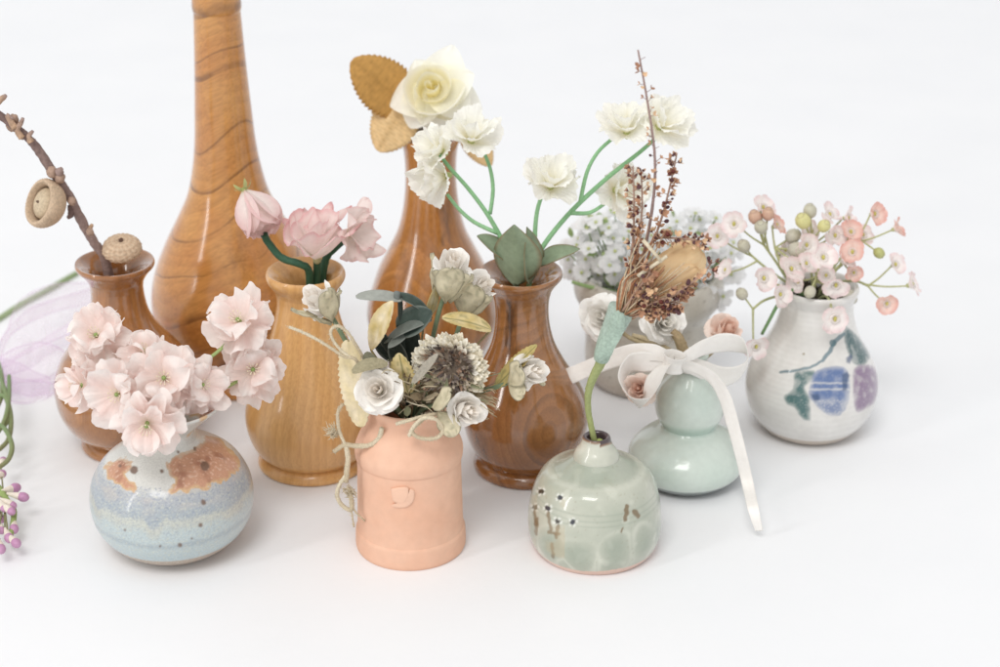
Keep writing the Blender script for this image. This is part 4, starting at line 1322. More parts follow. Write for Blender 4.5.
for (lab, ba, ti, w, nr, a, b_, g, kw) in [
        ('pale straw yellow pressed leaf hanging beside the maple vase', (348, 340, YR - .6), (361, 427, YR - 1.2), .62, (-.3, .1, 1), YLP, YL0, .12, dict(k=.95, e=.42, serr=.2, teeth=15, bend=.02, wav=.015)),
        ('upright yellow leaf with a pinkish tip under the silver grey leaf', (371, 350, YR - .2), (393, 301, YR - .6), .44, (-.3, .2, 1), YL1, YLP, .1, dict(k=1.15, e=.6, serr=.08, teeth=9, fold=.4, bend=.04)),
        ('mustard leaf with dark green midrib behind the open paper rose', (408, 393, YR - 1.0), (399, 353, YR - 1.4), .52, (-.25, .2, 1), YL1, YL0, 1.0, dict(k=.9, e=.55, serr=.24, teeth=11, fold=.3)),
        ('olive yellow leaf lying level above the dried flower head', (491, 330, YR + .2), (442, 318, YR - .2), .46, (-.1, .75, .8), YL1, YL0, .9, dict(k=.9, e=.5, serr=.08, teeth=14, fold=.25, bend=.05)),
        ('yellow green toothed leaf tucked behind the outermost paper rose', (494, 389, YR - .4), (537, 345, YR - .4), .48, (-.5, .6, .7), YL1, lin((196, 180, 110)), .9, dict(k=.9, e=.6, serr=.22, teeth=13, fold=.2)),
        ('olive leaf edge peeking between dark leaves and highest paper rose', (424, 322, YR + 1.2), (436, 286, YR + .9), .30, (.6, .1, .8), YL1, KH0, .5, dict(k=1, e=.6, bend=.08))]:
    B_ = A(*ba)
    mb = MB(); mb.leaf(B_, A(*ti), face(*nr), w, ylcol(a, b_, g), nv=13, seed=w * 5, **kw)
    o = mb.build('dried_leaf', M['leaf'], org=B_, solid=.02)
    tag(o, lab, 'leaf', 'yellowed leaves in the terracotta can')
    mb = MB(); mb.tube([B_, B_ + (A(*nk2) - B_) * .5 + Vector((0, .3, .1)), A(*nk2)], [.05, .05], lin((160, 140, 96)), 6)
    mb.build('stalk', M['stem'], o)

# papery scraps packed in the neck: grey strip, khaki curl, dry chaff
t = thing('dried_filler', 'grey and tan dried scraps and chaff packed round the dried flower head', 'dried filler', A(415, 400, YR)); t['kind'] = 'stuff'
mb = MB(); rr = random.Random(12)
mb.leaf(A(412, 384, YR - 1.8), A(438, 354, YR - 2.0), face(-.4, .3, 1), .20, lin((176, 168, 152)), e=.4, fold=.3)
mb.leaf(A(352, 372, YR - 1.7), A(388, 364, YR - 1.5), face(0, .6, .9), .30, lin((168, 158, 126)), e=.35, bend=.14, cup=.3)
mb.leaf(A(366, 352, YR - 1.2), A(378, 372, YR - 1.5), face(-.5, .3, .9), .3, lin((130, 128, 106)), e=.4, cup=.4)
for k in range(230):
    x, y = rr.uniform(382, 470), rr.uniform(372, 408)
    b_ = A(x, y, YR - rr.uniform(-.5, 1.5))
    d = (Vector((rr.uniform(-1, 1) + (x - 420) / 60, rr.uniform(-1, .2), rr.uniform(-.4, 1)))).normalized()
    c = rr.choice([lin((196, 178, 146)), lin((150, 130, 100)), lin((138, 120, 98)), lin((226, 214, 186)), lin((150, 152, 116)), lin((206, 190, 156))])
    L = rr.uniform(.5, 1.3)
    if k % 3:
        mb.tube([b_, b_ + d * L * .5 + Vector((0, 0, rr.uniform(-.15, .2))), b_ + d * L + Vector((rr.uniform(-.3, .3), 0, rr.uniform(-.3, .1)))], [.035, .03, .015], c, 5)
    else:
        mb.leaf(b_, b_ + d * L * .8, face(rr.uniform(-1, 1), rr.uniform(-.2, 1), 1), rr.uniform(.08, .2), c, bend=rr.uniform(-.2, .3), wav=.1, seed=k, nu=8, nv=5)
for k in range(26):
    x, y = rr.uniform(478, 500), rr.uniform(392, 420)
    b_ = A(472, 396, YR - .8)
    mb.tube([b_, A(x - 6, y - 4, YR - 1.0), A(x, y, YR - rr.uniform(.6, 1.4))], [.035, .03, .012], rr.choice([lin((206, 186, 150)), lin((176, 150, 112))]), 5)
mb.build('chaff', M['dry'], t)

# jute twine
TWC = lin((232, 218, 188)); TWD = lin((204, 184, 150))
t = thing('jute_twine', 'loose natural jute twine looped round the dried bouquet with frayed knots hanging down', 'twine', A(376, 440, YR - 1.5))
Yt = YR - 1.4


def strand(pts, r=.062, y=Yt, c=TWC, name='strand', dy=0.0):
    mb = MB(); n = len(pts)
    P = [A(p[0], p[1], y + (p[2] if len(p) > 2 else 0)) for p in pts]
    mb.tube(P, [r, r * 1.1, r], c, 8, TWD, 8, .30, pts[0][0])
    sp = spline(P, 10); rr = random.Random(int(pts[0][0]))
    for k in range(len(sp) * 2):
        q = rr.choice(sp); d = Vector((rr.uniform(-1, 1), rr.uniform(-1, 1), rr.uniform(-1, 1))).normalized()
        mb.tube([q, q + d * .12, q + d * .18 + Vector((0, 0, .05 * rr.uniform(-1, 1)))], [.008, .004], c, 3, sub=1)
    mb.build(name, M['twine'], t)


strand([(289, 327), (302, 332), (318, 340), (334, 350), (345, 357), (356, 360), (372, 385, .6)])
strand([(356, 360), (343, 352), (333, 340), (331, 330), (338, 326), (347, 332), (356, 345), (368, 366, .4)], name='loop')
strand([(382, 428, -.1), (379, 438), (370, 445), (356, 446), (344, 445), (334, 452)], .10)
strand([(346, 446), (339, 430), (338, 412), (343, 404)], .07)
strand([(346, 446), (348, 458), (347, 470), (346, 482)], .11)
strand([(347, 474), (340, 484), (337, 494), (341, 504), (350, 510), (352, 502), (349, 488)], .085, name='loop')
strand([(347, 486), (352, 500), (354, 510), (365, 521)], .035, name='frayed_end')
strand([(348, 488), (351, 508), (354, 527)], .035, name='frayed_end')
strand([(409, 436, -.9), (414, 426, -.9), (424, 418, -.9), (437, 420, -.9), (443, 430, -.9), (436, 438, -.9), (420, 438, -.9), (412, 431, -.9), (420, 422, -.8), (430, 414, -.5)], .08, name='loop')
strand([(396, 424, -.7), (410, 420, -.7), (430, 415, -.6), (452, 412, -.5)], .08)
mb = MB(); rr = random.Random(8)
for (x, y, n, s_) in [(332, 430, 46, 11), (349, 492, 40, 8)]:
    for k in range(n):
        a = rr.uniform(0, 6.28); L = rr.uniform(.4, 1) * s_
        q = A(x + rr.uniform(-3, 8), y + rr.uniform(-3, 6), Yt)
        e = A(x + L * math.cos(a), y + L * math.sin(a), Yt + rr.uniform(-.4, .4))
        mb.tube([q, (q + e) / 2 + Vector((rr.uniform(-.1, .1), rr.uniform(-.1, .1), rr.uniform(-.1, .1))), e], [.02, .02, .008], mix(TWC, TWD, rr.random()), 4)
mb.build('frayed_knot', M['twine'], t)

# ------------------------------------------------------------------ dried boutonniere in the celadon vase
YC = V_CEL.Y
t = thing('dried_boutonniere', 'dried rosebud and heather twigs bound with teal floral tape on a green stem', 'dried flower', A(594, 440, YC))
mb = MB()
mb.tube([A(596, 470, YC), A(595, 446, YC), A(592, 430, YC + .05), A(588.5, 412, YC + .1), A(588, 395, YC), A(592, 380, YC - .1), A(600, 364, YC - .2), A(605, 348, YC - .3)], [.13, .13, .125, .13, .145, .17, .21, .28], lin((150, 160, 92)), 14, lin((160, 170, 110)), 8, .16, 3)
mb.tube([A(600, 440, YC - .15), A(599, 446, YC - .1)], [.13, .13], lin((158, 170, 88)), 8)
mb.build('wrapped_stem', M['stem'], t)
mb = MB()
mb.tube([A(601, 360, YC - .25), A(604, 350, YC - .3), A(609, 337, YC - .35), A(616, 322, YC - .45), A(622, 309, YC - .5)], [.30, .38, .42, .50, .58], lin((172, 194, 176)), 24, lin((184, 204, 190)), 10, .06, 7)
mb.ball(A(598, 357, YC - .3), .17, lin((172, 198, 182)))
mb.leaf(A(598, 360, YC - .75), A(620, 312, YC - 1.25), face(-.3, .2, 1), .42, lin((174, 196, 180)), cup=-.5, e=.35, wav=.05)
mb.build('floral_tape', M['dry'], t)
# rosebud
C = A(674, 270, YC - .6); q0 = A(640, 298, YC - .5); q1 = A(699, 246, YC - .7)
ax = (q1 - q0).normalized(); fr = frame(ax, .5); Rb = 25 * pxs(C); Hb = 68 * pxs(C)
TN0 = lin((236, 202, 150)); TN1 = lin((250, 226, 182))
mb = MB()


def tan(s_):
    return lambda u, v: mix(mix(TN0, TN1, .55 + .6 * nz((u * 1.3, v * 8, s_), 1.3)), lin((196, 148, 98)), .55 * sst(.95, 1, u) + .5 * sst(.18, 0, u) + .35 * sst(.3, .6, nz((u * 2, v * 3, s_ + 9), 1.5)))


for (ba, ti, w, nr, cp, bd, s_) in [((640, 296, YC - .1), (694, 241, YC - .5), .78, (.3, .7, .8), -.45, .02, 1), ((640, 298, YC - .2), (704, 266, YC - .6), .74, (.5, -.5, .9), -.45, .02, 2), ((640, 297, YC + .4), (700, 252, YC + .3), .85, (0, 0, 1), -.2, -.05, 3), ((638, 299, YC - .6), (702, 251, YC - 1.0), .92, (.12, .12, 1), -.55, .09, 4), ((646, 300, YC - .8), (698, 268, YC - 1.25), .55, (.3, -.35, 1), -.5, .08, 5)]:
    mb.leaf(A(*ba), A(*ti), face(*nr), w, tan(s_), k=1.0, e=.55, rt=True, cup=cp, bend=bd, wav=.035, nu=26, nv=25, seed=s_)
mb.build('rosebud', M['petal'], t)
RP = random.Random(21)
PODC = [lin((222, 176, 140)), lin((204, 154, 120)), lin((236, 198, 156)), lin((186, 134, 104))]; DKP = lin((104, 70, 74)); TWGC = lin((192, 154, 130))


def heather(path, pods, r=.05, lo=.25, hi=1.0, size=.16, dark=.5, col=TWGC):
    mb = MB(); P = [A(*p) for p in path]
    mb.tube(P, [r * 1.2, r, r * .6], col, 6, mix(col, lin((176, 140, 130)), .6), 6, .2)
    sp = spline(P, 24)
    for k in range(pods):
        i = int((lo + (hi - lo) * (k + RP.random()) / pods) * (len(sp) - 2)); q = sp[i]; tn = (sp[i + 1] - sp[i]).normalized()
        d = Vector((RP.uniform(-1, 1), RP.uniform(-1, .4), RP.uniform(-.6, .6)))
        d = (d - tn * d.dot(tn)).normalized()
        e = q + d * RP.uniform(.08, .26) + tn * RP.uniform(.05, .2)
        mb.tube([q, e], [.018, .014], col, 4, sub=1)
        s_ = size * RP.uniform(.6, 1.15)
        ax_ = (d + tn * .8).normalized(); fr = frame(ax_)
        c = RP.choice(PODC)
        if RP.random() < dark:
            mb.ball(e + ax_ * s_ * .25, s_ * .52, DKP if RP.random() < .7 else lin((120, 62, 56)), ax_, 1.2, 6, 7)
        if RP.random() < .75:
            for m_ in range(3):
                a_ = m_ * 2.1 + RP.random()
                dd = (fr @ Vector((math.cos(a_), math.sin(a_), 1.1))).normalized()
                mb.leaf(e, e + dd * s_ * 1.4, fr @ Vector((-math.cos(a_), -math.sin(a_), .6)), s_ * .5, c, k=.9, bend=-.15, cup=.3, nu=6, nv=4)
    mb.build('heather_twig', M['dry'], t)


heather([(626, 312, YC - .5), (640, 270, YC - .3), (652, 210, YC - .2), (655, 160, YC - .2), (648, 105, YC - .2), (638, 50, YC - .2)], 26, .06, .45, .98, .15, .08, lin((176, 150, 146)))
heather([(620, 311, YC - .6), (630, 265, YC - .7), (634, 220, YC - .6), (633, 166, YC - .5)], 44, .05, .3, 1, .17, .55)
heather([(628, 310, YC - .4), (646, 262, YC - .4), (664, 210, YC - .4), (677, 153, YC - .4)], 40, .05, .5, 1, .17, .5)
heather([(623, 311, YC - .5), (636, 250, YC - .6), (642, 210, YC - .5), (641, 170, YC - .4)], 34, .045, .3, 1, .16, .5)
heather([(624, 312, YC - .3), (640, 262, YC), (655, 240, YC - .2), (672, 238, YC - .9), (694, 240, YC - 1.3), (704, 241, YC - 1.4)], 46, .05, .4, 1, .17, .55)
heather([(630, 316, YC - .6), (650, 304, YC - 1.4), (676, 294, YC - 1.8), (702, 274, YC - 1.9), (712, 262, YC - 1.8)], 30, .05, .15, 1, .17, .55)
heather([(630, 316, YC - .6), (652, 308, YC - 1.3), (676, 300, YC - 1.6), (690, 284, YC - 1.7)], 46, .05, .2, 1, .18, .6)
heather([(628, 318, YC - .7), (648, 314, YC - 1.3), (664, 310, YC - 1.5), (678, 308, YC - 1.5)], 40, .045, .25, 1, .18, .6)
heather([(622, 312, YC - .8), (636, 292, YC - 1.3), (648, 276, YC - 1.5), (650, 270, YC - 1.4)], 26, .045, .35, 1, .19, .5)
heather([(626, 312, YC - .8), (640, 296, YC - 1.2), (652, 292, YC - 1.6)], 24, .045, .3, 1, .18, .6)
mb = MB()
for k in range(26):
    x = 616 + RP.random() * 20
    mb.tube([A(x, 318, YC - .5 - .4 * RP.random()), A(x + RP.uniform(2, 14), 285 - RP.random() * 10, YC - .7), A(x + RP.uniform(6, 36), RP.uniform(225, 275), YC - .6 - RP.random())], [.045, .04, .02], RP.choice([lin((206, 172, 134)), lin((222, 200, 166)), lin((176, 134, 108)), lin((196, 134, 94))]), 5)
for (a_, b_) in [((643, 240), (662, 262)), ((638, 276), (667, 256))]:
    mb.tube([A(*a_, YC - 1.3), A(*b_, YC - 1.5)], [.09, .07], lin((232, 218, 188)), 6, sub=2)
for k in range(30):
    x = 618 + RP.random() * 16
    ex, ey = 640 + RP.random() * 52, 262 + RP.random() * 50
    mb.tube([A(x, 319, YC - .5 - .3 * RP.random()), A((x + ex) / 2, (319 + ey) / 2 - 3, YC - 1.2), A(ex, ey, YC - 1.3 - .5 * RP.random())], [.04, .035, .018], RP.choice([lin((206, 172, 134)), lin((222, 200, 166)), lin((178, 136, 108)), lin((192, 130, 92))]), 5)
mb.build('straw', M['dry'], t)
# ------------------------------------------------------------------ ribbon bow and paper roses on the mint gourd
YG = V_GOU.Y
RB0 = lin((255, 251, 246)); RB1 = lin((248, 242, 234))
t = thing('ribbon_bow', 'cream satin ribbon bow tied round the neck of the mint gourd vase', 'ribbon bow', A(673, 362, YG - .8), None)


def rbc(u, v):
    return mix(RB0, RB1, .8 * sst(.84, .9, abs(v)) * sst(1.0, .95, abs(v)) + .25 * (.5 + .5 * math.sin(v * 40)))


def V3(dx, dy, t_):
    return RT * dx + UP * dy - FW * t_


def band(name, path, wid, W, wav=.04, seed=0.0, cup=.0):
    mb = MB(); mb.strip([A(*p) for p in path], [V3(*w) for w in wid], W, rbc, 10, 11, cup, wav, seed)
    mb.build(name, M['ribbon'], t, solid=.025)


k = YG - .9
band('loop', [(676, 362, k), (692, 353, k - .2), (714, 344, k - .1), (737, 344, k + .2), (748, 354, k + .5), (742, 371, k + .7), (722, 377, k + .5), (700, 369, k + .1), (678, 362, k)],
     [(.3, .9, .5), (.3, .9, .5), (.25, .8, .7), (.1, .6, .85), (-.2, .25, 1), (.05, .6, .85), (.1, .8, .65), (.0, .9, .4), (0, .9, .4)], [.6, 1.0, 1.2, 1.25, 1.25, 1.25, 1.2, .95, .6], seed=2)
band('loop', [(672, 362, k), (661, 368, k - .5), (652, 384, k - 1.0), (646, 402, k - 1.1), (632, 400, k - .8), (623, 380, k - .2), (630, 364, k + .2), (650, 362, k + .2), (672, 361, k)],
     [(.9, .1, .4), (.85, .2, .5), (.6, .1, .8), (.2, .35, .9), (-.3, .3, .9), (-.35, .35, .9), (-.2, .6, .8), (.1, .9, .4), (.1, .9, .3)], [.6, .8, 1.1, 1.25, 1.35, 1.4, 1.3, 1.0, .6], seed=5)
band('tail', [(674, 360, k), (655, 353, k + .2), (630, 354, k + .6), (604, 362, k + 1.0), (575, 374, k + 1.4), (562, 379, k + 1.6)],
     [(0, .9, .3), (.05, .95, .3), (.1, .95, .3), (.2, .95, .3), (.25, .95, .3), (.25, .95, .3)], [.5, .8, .95, 1.0, 1.0, 1.0], seed=8)
gt = ground(758, 530, .45)
band('tail', [(676, 363, k), (695, 368, k - .3), (713, 379, k - .6), (725, 398, k - .9), (733, 425, k - 1.3), (741, 455, k - 1.7), (748, 485, k - 2.0), (753, 508, gt.y + .15), (759, 531, gt.y)],
     [(-.3, .9, .3), (-.3, .9, .3), (.3, .8, .5), (.8, .4, .5), (.9, .15, .4), (.9, .1, .4), (.95, .1, .3), (.95, .1, .3), (.9, .1, .5)], [.5, .62, .62, .60, .58, .56, .54, .5, .35], seed=11)
mb = MB()
K = A(673, 362, k - .2)
pts, cols = [], []
for i in range(15):
    a = 2 * math.pi * i / 14
    for j in range(11):
        v = -1 + 2 * j / 10
        r = .40 + .12 * v * v
        pts.append(K + V3(.95, -.15, 0).normalized() * (math.cos(a) * r) + V3(.1, .7, .7).normalized() * (v * .48) + V3(0, -.6, .8).normalized() * (math.sin(a) * r * .75 + .03 * nz((i, j, 0), .6)))
        cols.append(rbc(0, v))
mb.grid(pts, cols, 15, 11)
mb.build('knot', M['ribbon'], t, solid=.03)
mb = MB()
# band round the neck under the knot
nb = V_GOU.hr(362, 14.5); pts, cols = [], []
for i in range(33):
    a = 2 * math.pi * i / 32
    for j in range(3):
        pts.append(Vector((V_GOU.b.x + nb[0] * 1.05 * math.cos(a), V_GOU.b.y + nb[0] * 1.05 * math.sin(a), nb[1] + (j - 1) * .28))); cols.append(RB0)
mb.grid(pts, cols, 33, 3); mb.build('neck_band', M['ribbon'], t, solid=.02)

WR0 = lin((250, 246, 238)); WR1 = lin((255, 253, 249)); PC0 = lin((244, 200, 178)); PC1 = lin((252, 232, 220)); STB = lin((176, 158, 120))
nkG = (684, 372, YG)
GR = 'paper roses in the mint gourd vase'
paper_rose(603, 317, 25, 30, (-.35, .12, .9), YG + .6, 'white spiral paper rose leaning over the cup beside the teal tape', .8, [(630, 338, YG + .5), (665, 352, YG + .2), nkG], 9, 5, (), .95, GR, WR0, WR1, STB)
paper_rose(664, 322, 23, 32, (.15, -.05, 1), YG + .5, 'white layered paper rose straight above the ribbon knot', 2.5, [(676, 340, YG + .3), nkG], 9, 6, (), .95, GR, WR0, WR1, STB)
paper_rose(726, 331, 20, 30, (.35, .45, .8), YG + .6, 'peach pink paper rose standing behind the bow loop beside the painted vase', 4.4, [(714, 350, YG + .5), (700, 362, YG + .3), nkG], 9, 4, (), .95, GR, PC0, PC1, STB)
paper_rose(640, 389, 17, 26, (-.35, .1, .9), k - .35, 'peach paper rose tucked inside the hanging bow loop', 1.9, [(655, 378, k + .1), (672, 366, YG - .4), nkG], 8, 4, (), .95, GR, PC0, PC1, STB)
t = thing('dry_stalk', 'short tan dried stalk with a dark knot above the ribbon bow', 'stalk', A(684, 352, YG))
mb = MB(); mb.tube([A(684, 375, YG), A(684, 352, YG - .1), A(679, 338, YG - .1), A(673, 331, YG + .1)], [.24, .25, .2, .15], lin((196, 176, 136)), 10, lin((176, 150, 112)), 6, .25)
mb.build('stalk', M['dry'], t)
mb = MB(); mb.tube([A(672, 352, YG + .3), A(660, 346, YG + .4), A(648, 340, YG + .5), A(632, 335, YG + .6)], [.14, .16, .14, .1], lin((206, 188, 150)), 8, bumps=.2)
mb.build('twig', M['dry'], t)

# ------------------------------------------------------------------ tiny white flowers in the cup
YU = V_CUP.Y
FW0 = lin((251, 251, 253)); FW1 = lin((240, 242, 243)); FG = lin((196, 204, 130)); FGR = lin((132, 160, 92))


def white_bunch(label, cx, cy, sx, sy, n, seed, base, Yc):
    rr = random.Random(seed)
    t = thing('white_flower_sprig', label, 'flower sprig', A(*base), 'tiny white flower sprigs in the cup')
    done = []
    st = MB(); lv = MB()
    tries = 0
    while len(done) < n and tries < 6000:
        tries += 1
        x, y = rr.uniform(-1, 1), rr.uniform(-1, 1)
        if x * x + y * y > 1:
            continue
        px, py = cx + x * sx, cy + y * sy
        Y = Yc + rr.uniform(-1.3, 1.3) - 1.6 * math.sqrt(max(0, 1 - x * x - y * y)) + .6
        P = A(px, py, Y)
        if any((P - q).length < .48 for q in done):
            continue
        done.append(P)
        r = rr.uniform(.44, .64); fr = frame(face(x * .9 + rr.uniform(-.5, .5), y * -.9 + .3 + rr.uniform(-.5, .5), .8), rr.uniform(0, 6))
        mb = MB()
        m_ = rr.choice([4, 5, 5])
        for j in range(m_):
            mb.petal(P, fr, j * 6.283 / m_, r, r * .42, .5 + rr.uniform(-.2, .3), .0 + rr.uniform(-.3, .3), .2, .06, 1.35, .5, lambda u, v: mix(FW1, FW0, sst(.1, .5, u)), .03, 7, 7, .05, j + seed, 2.0, curl=.2)
        f = mb.build('floret', M['petal'], t)
        mb = MB(); mb.ball(P + fr @ Vector((0, 0, .05)), .09, FG, None, 1, 6, 7); mb.build('floret_eye', M['stem'], f)
        B_ = A(base[0] + x * 20, base[1] + 8, base[2])
        st.tube([P, (P + B_) * .5 + fr @ Vector((0, 0, -.4)), B_], [.03, .045, .05], FGR, 5, sub=3)
        if rr.random() < .5:
            q = P + Vector((rr.uniform(-.5, .5), rr.uniform(0, .6), rr.uniform(-.4, .2)))
            lv.leaf(q, q + Vector((rr.uniform(-.6, .6), rr.uniform(-.4, .3), rr.uniform(-.1, .7))), face(rr.uniform(-1, 1), .4, 1), .14, mix(FGR, lin((176, 196, 130)), rr.random()), bend=.1)
    st.build('stems', M['stem'], t); lv.build('leaves', M['leaf'], t)


white_bunch('dense sprig of tiny white flowers spilling over the cup between walnut vase and dried twigs', 613, 255, 52, 44, 74, 3, (632, 296, YU), YU - .2)
white_bunch('sprig of tiny white flowers in the cup behind the dried rosebud', 698, 262, 42, 50, 62, 5, (665, 296, YU), YU - .2)
t = thing('green_sprig', 'bare green stalk poking sideways out of the cup rim', 'stalk', A(600, 290, YU - 1.5))
mb = MB(); mb.tube([A(572, 282, YU - 2), A(590, 287, YU - 2), A(615, 292, YU - 1.8), A(640, 298, YU)], [.09, .11, .12], lin((150, 180, 112)), 8)
mb.tube([A(690, 298, YU - 2.2), A(675, 306, YU - 2), A(660, 312, YU - .5)], [.2, .22, .2], lin((150, 178, 100)), 8)
mb.build('stalk', M['stem'], t)

# ------------------------------------------------------------------ wax flowers in the painted vase
YW = V_WHI.Y
WX0 = lin((255, 248, 245)); WX1 = lin((248, 220, 220)); CO0 = lin((252, 226, 214)); CO1 = lin((243, 184, 171)); BG = lin((198, 192, 178)); BT = lin((214, 158, 142)); BY = lin((222, 214, 140)); BN = lin((184, 186, 108)); WST = lin((186, 188, 130)); WST2 = lin((166, 174, 128))


def wax(t, px, py, Y, R, f, coral, seed):
    P = A(px, py, Y); r = .92 * R * pxs(P); rr = random.Random(seed); fr = frame(face(f[0] + rr.uniform(-.6, .6), f[1] + rr.uniform(-.6, .6), f[2]), seed)
    a_, b_ = (CO0, CO1) if coral else (WX0, WX1)
    mb = MB()
    for j in range(5):
        mb.petal(P, fr, j * 1.2566 + rr.uniform(-.15, .15), r * rr.uniform(1.0, 1.15), r * rr.uniform(.5, .66), .85 + rr.uniform(-.25, .25), .3 + rr.uniform(-.6, .5), rr.uniform(.05, .35), .12, 1.4, .42, lambda u, v: mix(a_, b_, sst(.45, 1.0, u) * .9 + .15 * coral), .12 * r, 9, 9, .03, seed + j, 2.0)
    b = mb.build('blossom', M['foam'], t)
    mb = MB()
    mb.lathe([(.30 * r, -.05 * r), (.40 * r, .2 * r), (.36 * r, .34 * r), (.26 * r, .22 * r), (.03 * r, .10 * r)], P, fr, mix(a_, WX0, .6), 14)
    mb.build('cup', M['foam'], b)
    mb = MB()
    mb.ball(P + fr @ Vector((0, 0, .22 * r)), .13 * r, lin((206, 196, 96)), None, 1.5, 6, 7)
    mb.ball(P - fr @ Vector((0, 0, .12 * r)), .22 * r, WST, fr @ Vector((0, 0, 1)), 1.2, 6, 8)
    mb.build('eye', M['stem'], b)
    return P - fr @ Vector((0, 0, .3 * r))


def wax_sprig(label, path, flowers, buds, r=.065):
    """path: px, py, dY from the vase neck out to the fork"""
    P = [A(x, y, YW + d) for x, y, d in path]
    t = thing('wax_flower_sprig', label, 'flower sprig', P[0], 'pink wax flower sprigs in the painted vase')
    st = MB(); st.tube(P, [r, r, r * .9], WST2, 7, WST)
    for i, (x, y, d, R, f, co) in enumerate(flowers):
        e = wax(t, x, y, YW + d, R, f, co, int(x * 3 + y))
        o = P[-1] if i % 2 == 0 or len(P) < 3 else P[-2] * .4 + P[-1] * .6
        st.tube([e, (e + o) * .5 - Vector((0, 0, .08)), o], [.04, .045, .055], WST, 6)
    for (x, y, d, R, c) in buds:
        B_ = A(x, y, YW + d); rb = R * pxs(B_)
        mb = MB(); ax_ = (B_ - P[-1]).normalized()
        mb.ball(B_, rb, c, ax_, 1.12, 9, 12, col2=mix(c, WST, .35), bumps=.06)
        mb.lathe([(.45 * rb, .75 * rb), (.5 * rb, 1.05 * rb), (.3 * rb, 1.0 * rb), (.02, .9 * rb)], B_, frame(ax_), mix(c, lin((150, 130, 110)), .4), 10)
        mb.build('bud', M['berry'], t)
        st.tube([B_, (B_ + P[-1]) * .5, P[-1]], [.04, .05], WST, 6)
    st.build('stems', M['stem'], t)


n0 = (815, 302, 0)
wax_sprig('wax flower sprig with pale blossoms reaching out farthest toward the dried rosebud', [n0, (790, 285, .1), (766, 268, .2), (752, 256, .3)], [(717, 236, .8, 13, (-.5, .4, .7), 0), (727, 271, -.2, 12, (-.7, .3, .5), 0)], [(744, 246, .2, 6.5, BG)])
wax_sprig('tall wax flower sprig topped by blossoms, terracotta buds and a grey bud', [n0, (792, 285, 0), (776, 262, .2), (764, 245, .3)], [(735, 224, .5, 14, (-.3, .5, .8), 0), (762, 208, .5, 13, (.1, .6, .7), 0)], [(755, 217, -.1, 7, BT), (768, 214, -.1, 6.5, BT), (761, 227, -.4, 7, BG)])
wax_sprig('wax flower sprig with a coral blossom beside the terracotta buds', [n0, (795, 286, -.2), (782, 268, -.1), (775, 248, 0)], [(775, 226, .1, 12, (.5, .4, .6), 1), (790, 270, -.9, 15, (-.1, -.1, 1), 0), (805, 264, -1.0, 12, (.2, .2, 1), 0), (785, 250, .4, 11, (-.4, .5, .7), 0)], [(793, 236, .4, 7.5, BG), (797, 250, -.2, 8.5, BG)])
wax_sprig('wax flower sprig with two round cupped blossoms low over the painted vase rim', [n0, (795, 291, -.9), (778, 285, -1.3)], [(763, 278, -1.8, 14, (-.1, .1, 1), 0), (779, 294, -1.9, 13, (.35, -.1, .9), 0)], [])
wax_sprig('drooping wax flower sprig hanging down to the bow loop', [n0, (785, 296, -.9), (765, 300, -1.4), (753, 309, -1.6)], [(755, 345, -2.2, 14, (0, -.5, .85), 0)], [(742, 294, -1.6, 6, BG)])
wax_sprig('wax flower sprig with yellow buds at the top of the bunch', [n0, (812, 280, .1), (811, 255, .2), (812, 240, .2)], [(828, 216, .9, 14, (.2, .5, .8), 0), (834, 236, .4, 13, (.4, .3, .8), 0), (813, 232, .6, 12, (-.2, .4, .9), 0), (846, 218, 1.0, 12, (.4, .6, .6), 0)], [(803, 221, -.2, 8, BY), (810, 211, .2, 7, BG), (824, 226, -.4, 6.5, BY)])
wax_sprig('dense wax flower sprig facing the viewer in the middle of the bunch', [n0, (814, 290, -.8), (817, 276, -1.2)], [(822, 258, -1.6, 15, (.1, 0, 1), 0), (836, 284, -1.6, 14, (.25, -.2, .9), 0), (806, 245, -.2, 13, (0, .4, .9), 0), (826, 276, -1.2, 11, (-.2, 0, 1), 0), (799, 281, -1.2, 12, (-.4, -.1, 1), 0), (843, 262, -.6, 12, (.5, .2, .8), 0)], [(810, 292, -1.9, 6, BG), (849, 297, -.6, 8, BG)])
wax_sprig('single pale wax blossom hanging over the painted vase front', [n0, (826, 296, -1.5), (831, 305, -1.9)], [(834, 318, -2.3, 15, (.1, -.25, .95), 0)], [])
wax_sprig('upper wax flower sprig with peach and coral blossoms and a green bud', [n0, (833, 268, .1), (848, 250, .3), (858, 238, .4)], [(873, 214, .6, 13, (.1, .5, .6), 1), (895, 229, .3, 12, (.85, .1, .4), 1), (862, 236, .8, 12, (.5, .4, .7), 0)], [(879, 253, -.2, 5.5, BN)])
wax_sprig('wax flower sprig with three coral blossoms close against the bunch', [n0, (830, 278, -.3), (843, 262, -.3)], [(850, 233, .4, 13, (.1, .4, .9), 1), (853, 252, -.6, 13, (.2, .3, .9), 1), (853, 272, -.5, 10, (.3, -.5, .8), 1)], [])
wax_sprig('low wax flower sprig reaching away past the purple plum', [n0, (836, 284, .2), (855, 281, .1), (868, 286, -.1)], [(894, 265, .5, 12, (.7, .2, .6), 0), (910, 285, 0, 13, (.8, .1, .5), 0), (886, 303, -.5, 12, (.4, -.1, .8), 1)], [])
t = thing('green_stalk', 'plain green flower stem between the bow loop and the painted vase neck', 'stem', A(762, 332, YW - 1.4))
mb = MB(); mb.tube([A(762, 334, YW - 1.7), A(770, 319, YW - 1.9), A(779, 303, YW - 1.9), A(792, 290, YW - 1.3), A(806, 298, YW - .3)], [.08, .09, .09], lin((112, 150, 96)), 8)
mb.build('stalk', M['stem'], t)
t = thing('dark_moss', 'dark dried moss filling the mouth of the painted vase', 'moss', A(815, 296, YW)); t['kind'] = 'stuff'
mb = MB(); rr = random.Random(4)
zr = V_WHI.hr(293, 30)
